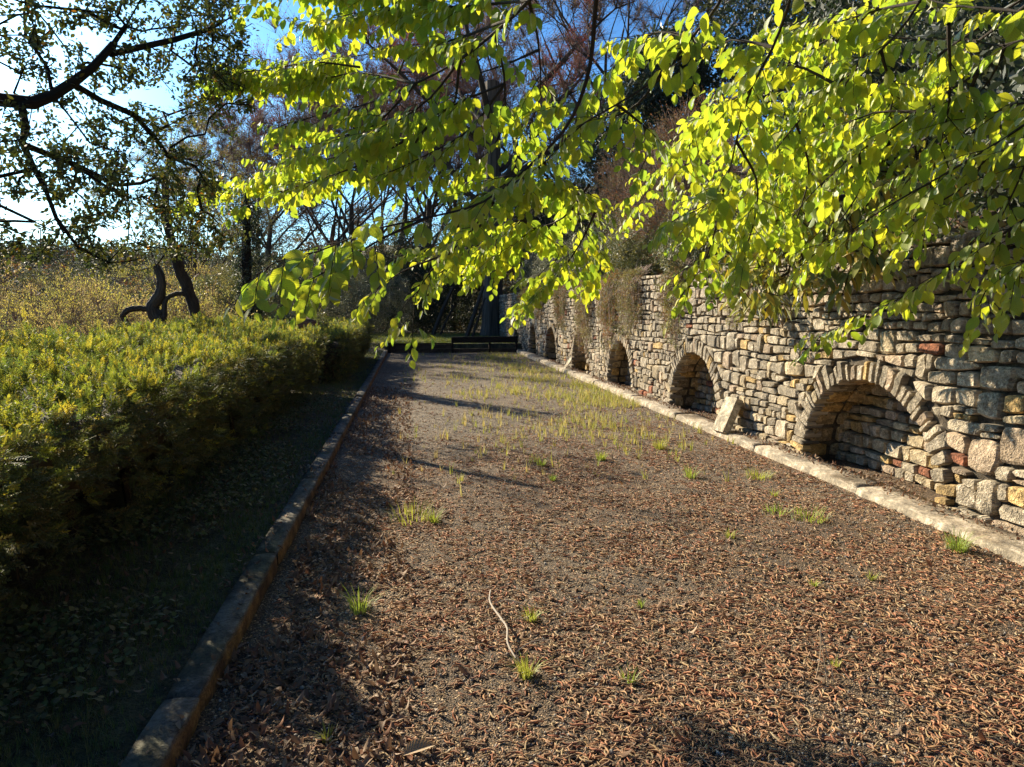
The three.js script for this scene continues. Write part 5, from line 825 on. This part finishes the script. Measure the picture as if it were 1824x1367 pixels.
// ---------------------------------------------------------------- grass tufts, twig, leaf
{
  const R = rng(3300), tones = [[0.38, 0.40, 0.06], [0.32, 0.37, 0.05], [0.28, 0.36, 0.05]];
  [[-0.01, -5.19, 0.15, 26, 'widest grass tuft at the edge of the hedge shadow'], [0.14, -5.1, 0.13, 20, 'tuft beside the widest one at the hedge shadow'], [-0.27, -3.6, 0.16, 18, 'tall thin tuft straddling the hedge shadow edge'], [0.45, -2.85, 0.1, 22, 'spiky tuft just below the pale curved twig'], [0.55, -3.39, 0.09, 14, 'thin tuft right of the twig top'], [0.85, -2.75, 0.08, 8, 'small sprig right of the spiky tuft'], [-0.31, -2.5, 0.07, 7, 'tiny shaded tuft near the dead leaf'], [1.84, -7.0, 0.13, 26, 'bushy tuft in mid lane'], [1.21, -6.82, 0.12, 16, 'tuft left of the bushy mid-lane one'], [3.02, -6.06, 0.1, 30, 'bright green patch close to the kerb before the near niche'], [2.79, -4.81, 0.11, 26, 'leafy green patch before the near niche'], [2.62, -4.95, 0.09, 18, 'sparser patch left of the leafy one'], [2.5, -3.64, 0.06, 10, 'small bright tuft far from the kerb'], [2.14, -3.61, 0.06, 9, 'small pale tuft in the open gravel'], [3.3, -4.0, 0.16, 34, 'dry weed against the kerb at the frame edge'], [2.04, -4.46, 0.08, 10, 'thin star-shaped tuft in the open gravel'], [2.85, -5.44, 0.08, 9, 'single green sprig below the bright patch'], [1.21, -6.24, 0.08, 10, 'short sprig below the mid-lane tufts'], [2.61, -7.49, 0.16, 22, 'tall grass clump left of the leaning slab'], [2.44, -6.18, 0.15, 20, 'tall pale clump in front of the slab'], [1.13, -3.48, 0.05, 8, 'very small sprig in the near gravel'], [1.74, -2.75, 0.05, 8, 'pale green sprig by the dry stalks']].forEach(([x, z, s, n, label], i) => {
    const t = tag(mesh(numbered('grass_tuft'), bladeTuft(700 + i, n * 3, s, 0.006, 0.9, (i === 0 || i === 9 || i === 10 || i === 11 ? 1.1 : 0.35)), (() => { const m = MAT.grass.clone(); m.color = vary(R, tones[i % 3], 0.12, 0.08); return m; })()), label, 'grass tuft', 'grass tufts in the gravel'); t.position.set(x, laneHeight(x, z), z); t.scale.set(1.1, 1, 1.1); scene.add(t);
  });
  const tw = new Shape3(); tw.tube(smoothPath(pts([[0.38, 0.075, -3.6], [0.365, 0.06, -3.5], [0.40, 0.05, -3.3], [0.415, 0.045, -3.22], [0.4, 0.035, -3.08], [0.42, 0.02, -2.97]]), 16), (t) => 0.0055 * (1 - 0.45 * Math.abs(t - 0.4)), 6); tw.tube(smoothPath(pts([[0.385, 0.06, -3.47], [0.46, 0.06, -3.5], [0.56, 0.03, -3.46]]), 6), 0.002 && ((t) => 0.0034 * (1 - 0.5 * t)), 4); tw.tube(smoothPath(pts([[0.42, 0.04, -2.98], [0.5, 0.05, -3.05], [0.6, 0.03, -3.1]]), 6), (t) => 0.0036 * (1 - 0.5 * t), 4);
  scene.add(tag(mesh('fallen_twig', tw.geo(), std({ color: C(0.42, 0.36, 0.3) })), 'pale curved twig lying on the catkins', 'twig'));
  const st = new Shape3(); for (const [a, b, c] of [[1.6, 0, -2.66], [1.63, 0, -2.62], [1.67, 0, -2.64]]) st.tube(smoothPath(pts([[a, b, c], [(a + 1.66) / 2 + 0.005, 0.08, -2.69], [1.665, 0.17, -2.75]]), 5), (t) => 0.0024 * (1 - 0.4 * t), 4);
  scene.add(tag(mesh('dry_stalks', st.geo(), std({ color: C(0.5, 0.38, 0.24) })), 'three dry stalks standing together at the shadow streak', 'stalks'));
  const dlf = leafShape(0.42, 0.55, 0.25, 0.45, 8), lm = mesh('dead_leaf', dlf, leafy({ color: C(0.5, 0.34, 0.2), transmission: 0.2, clearcoat: 0.1, map: leafMap, bumpMap: leafBump, bumpScale: 0.003 })); basis(V(0.85, 0.12, -0.5), V(-0.2, 1, 0.35), V(-0.05, 0.02, -2.34), 0.14).decompose(lm.position, lm.quaternion, lm.scale); scene.add(tag(lm, 'large curled tan dead leaf on the catkins at the bottom', 'leaf'));
}

renderer.render(scene, camera);
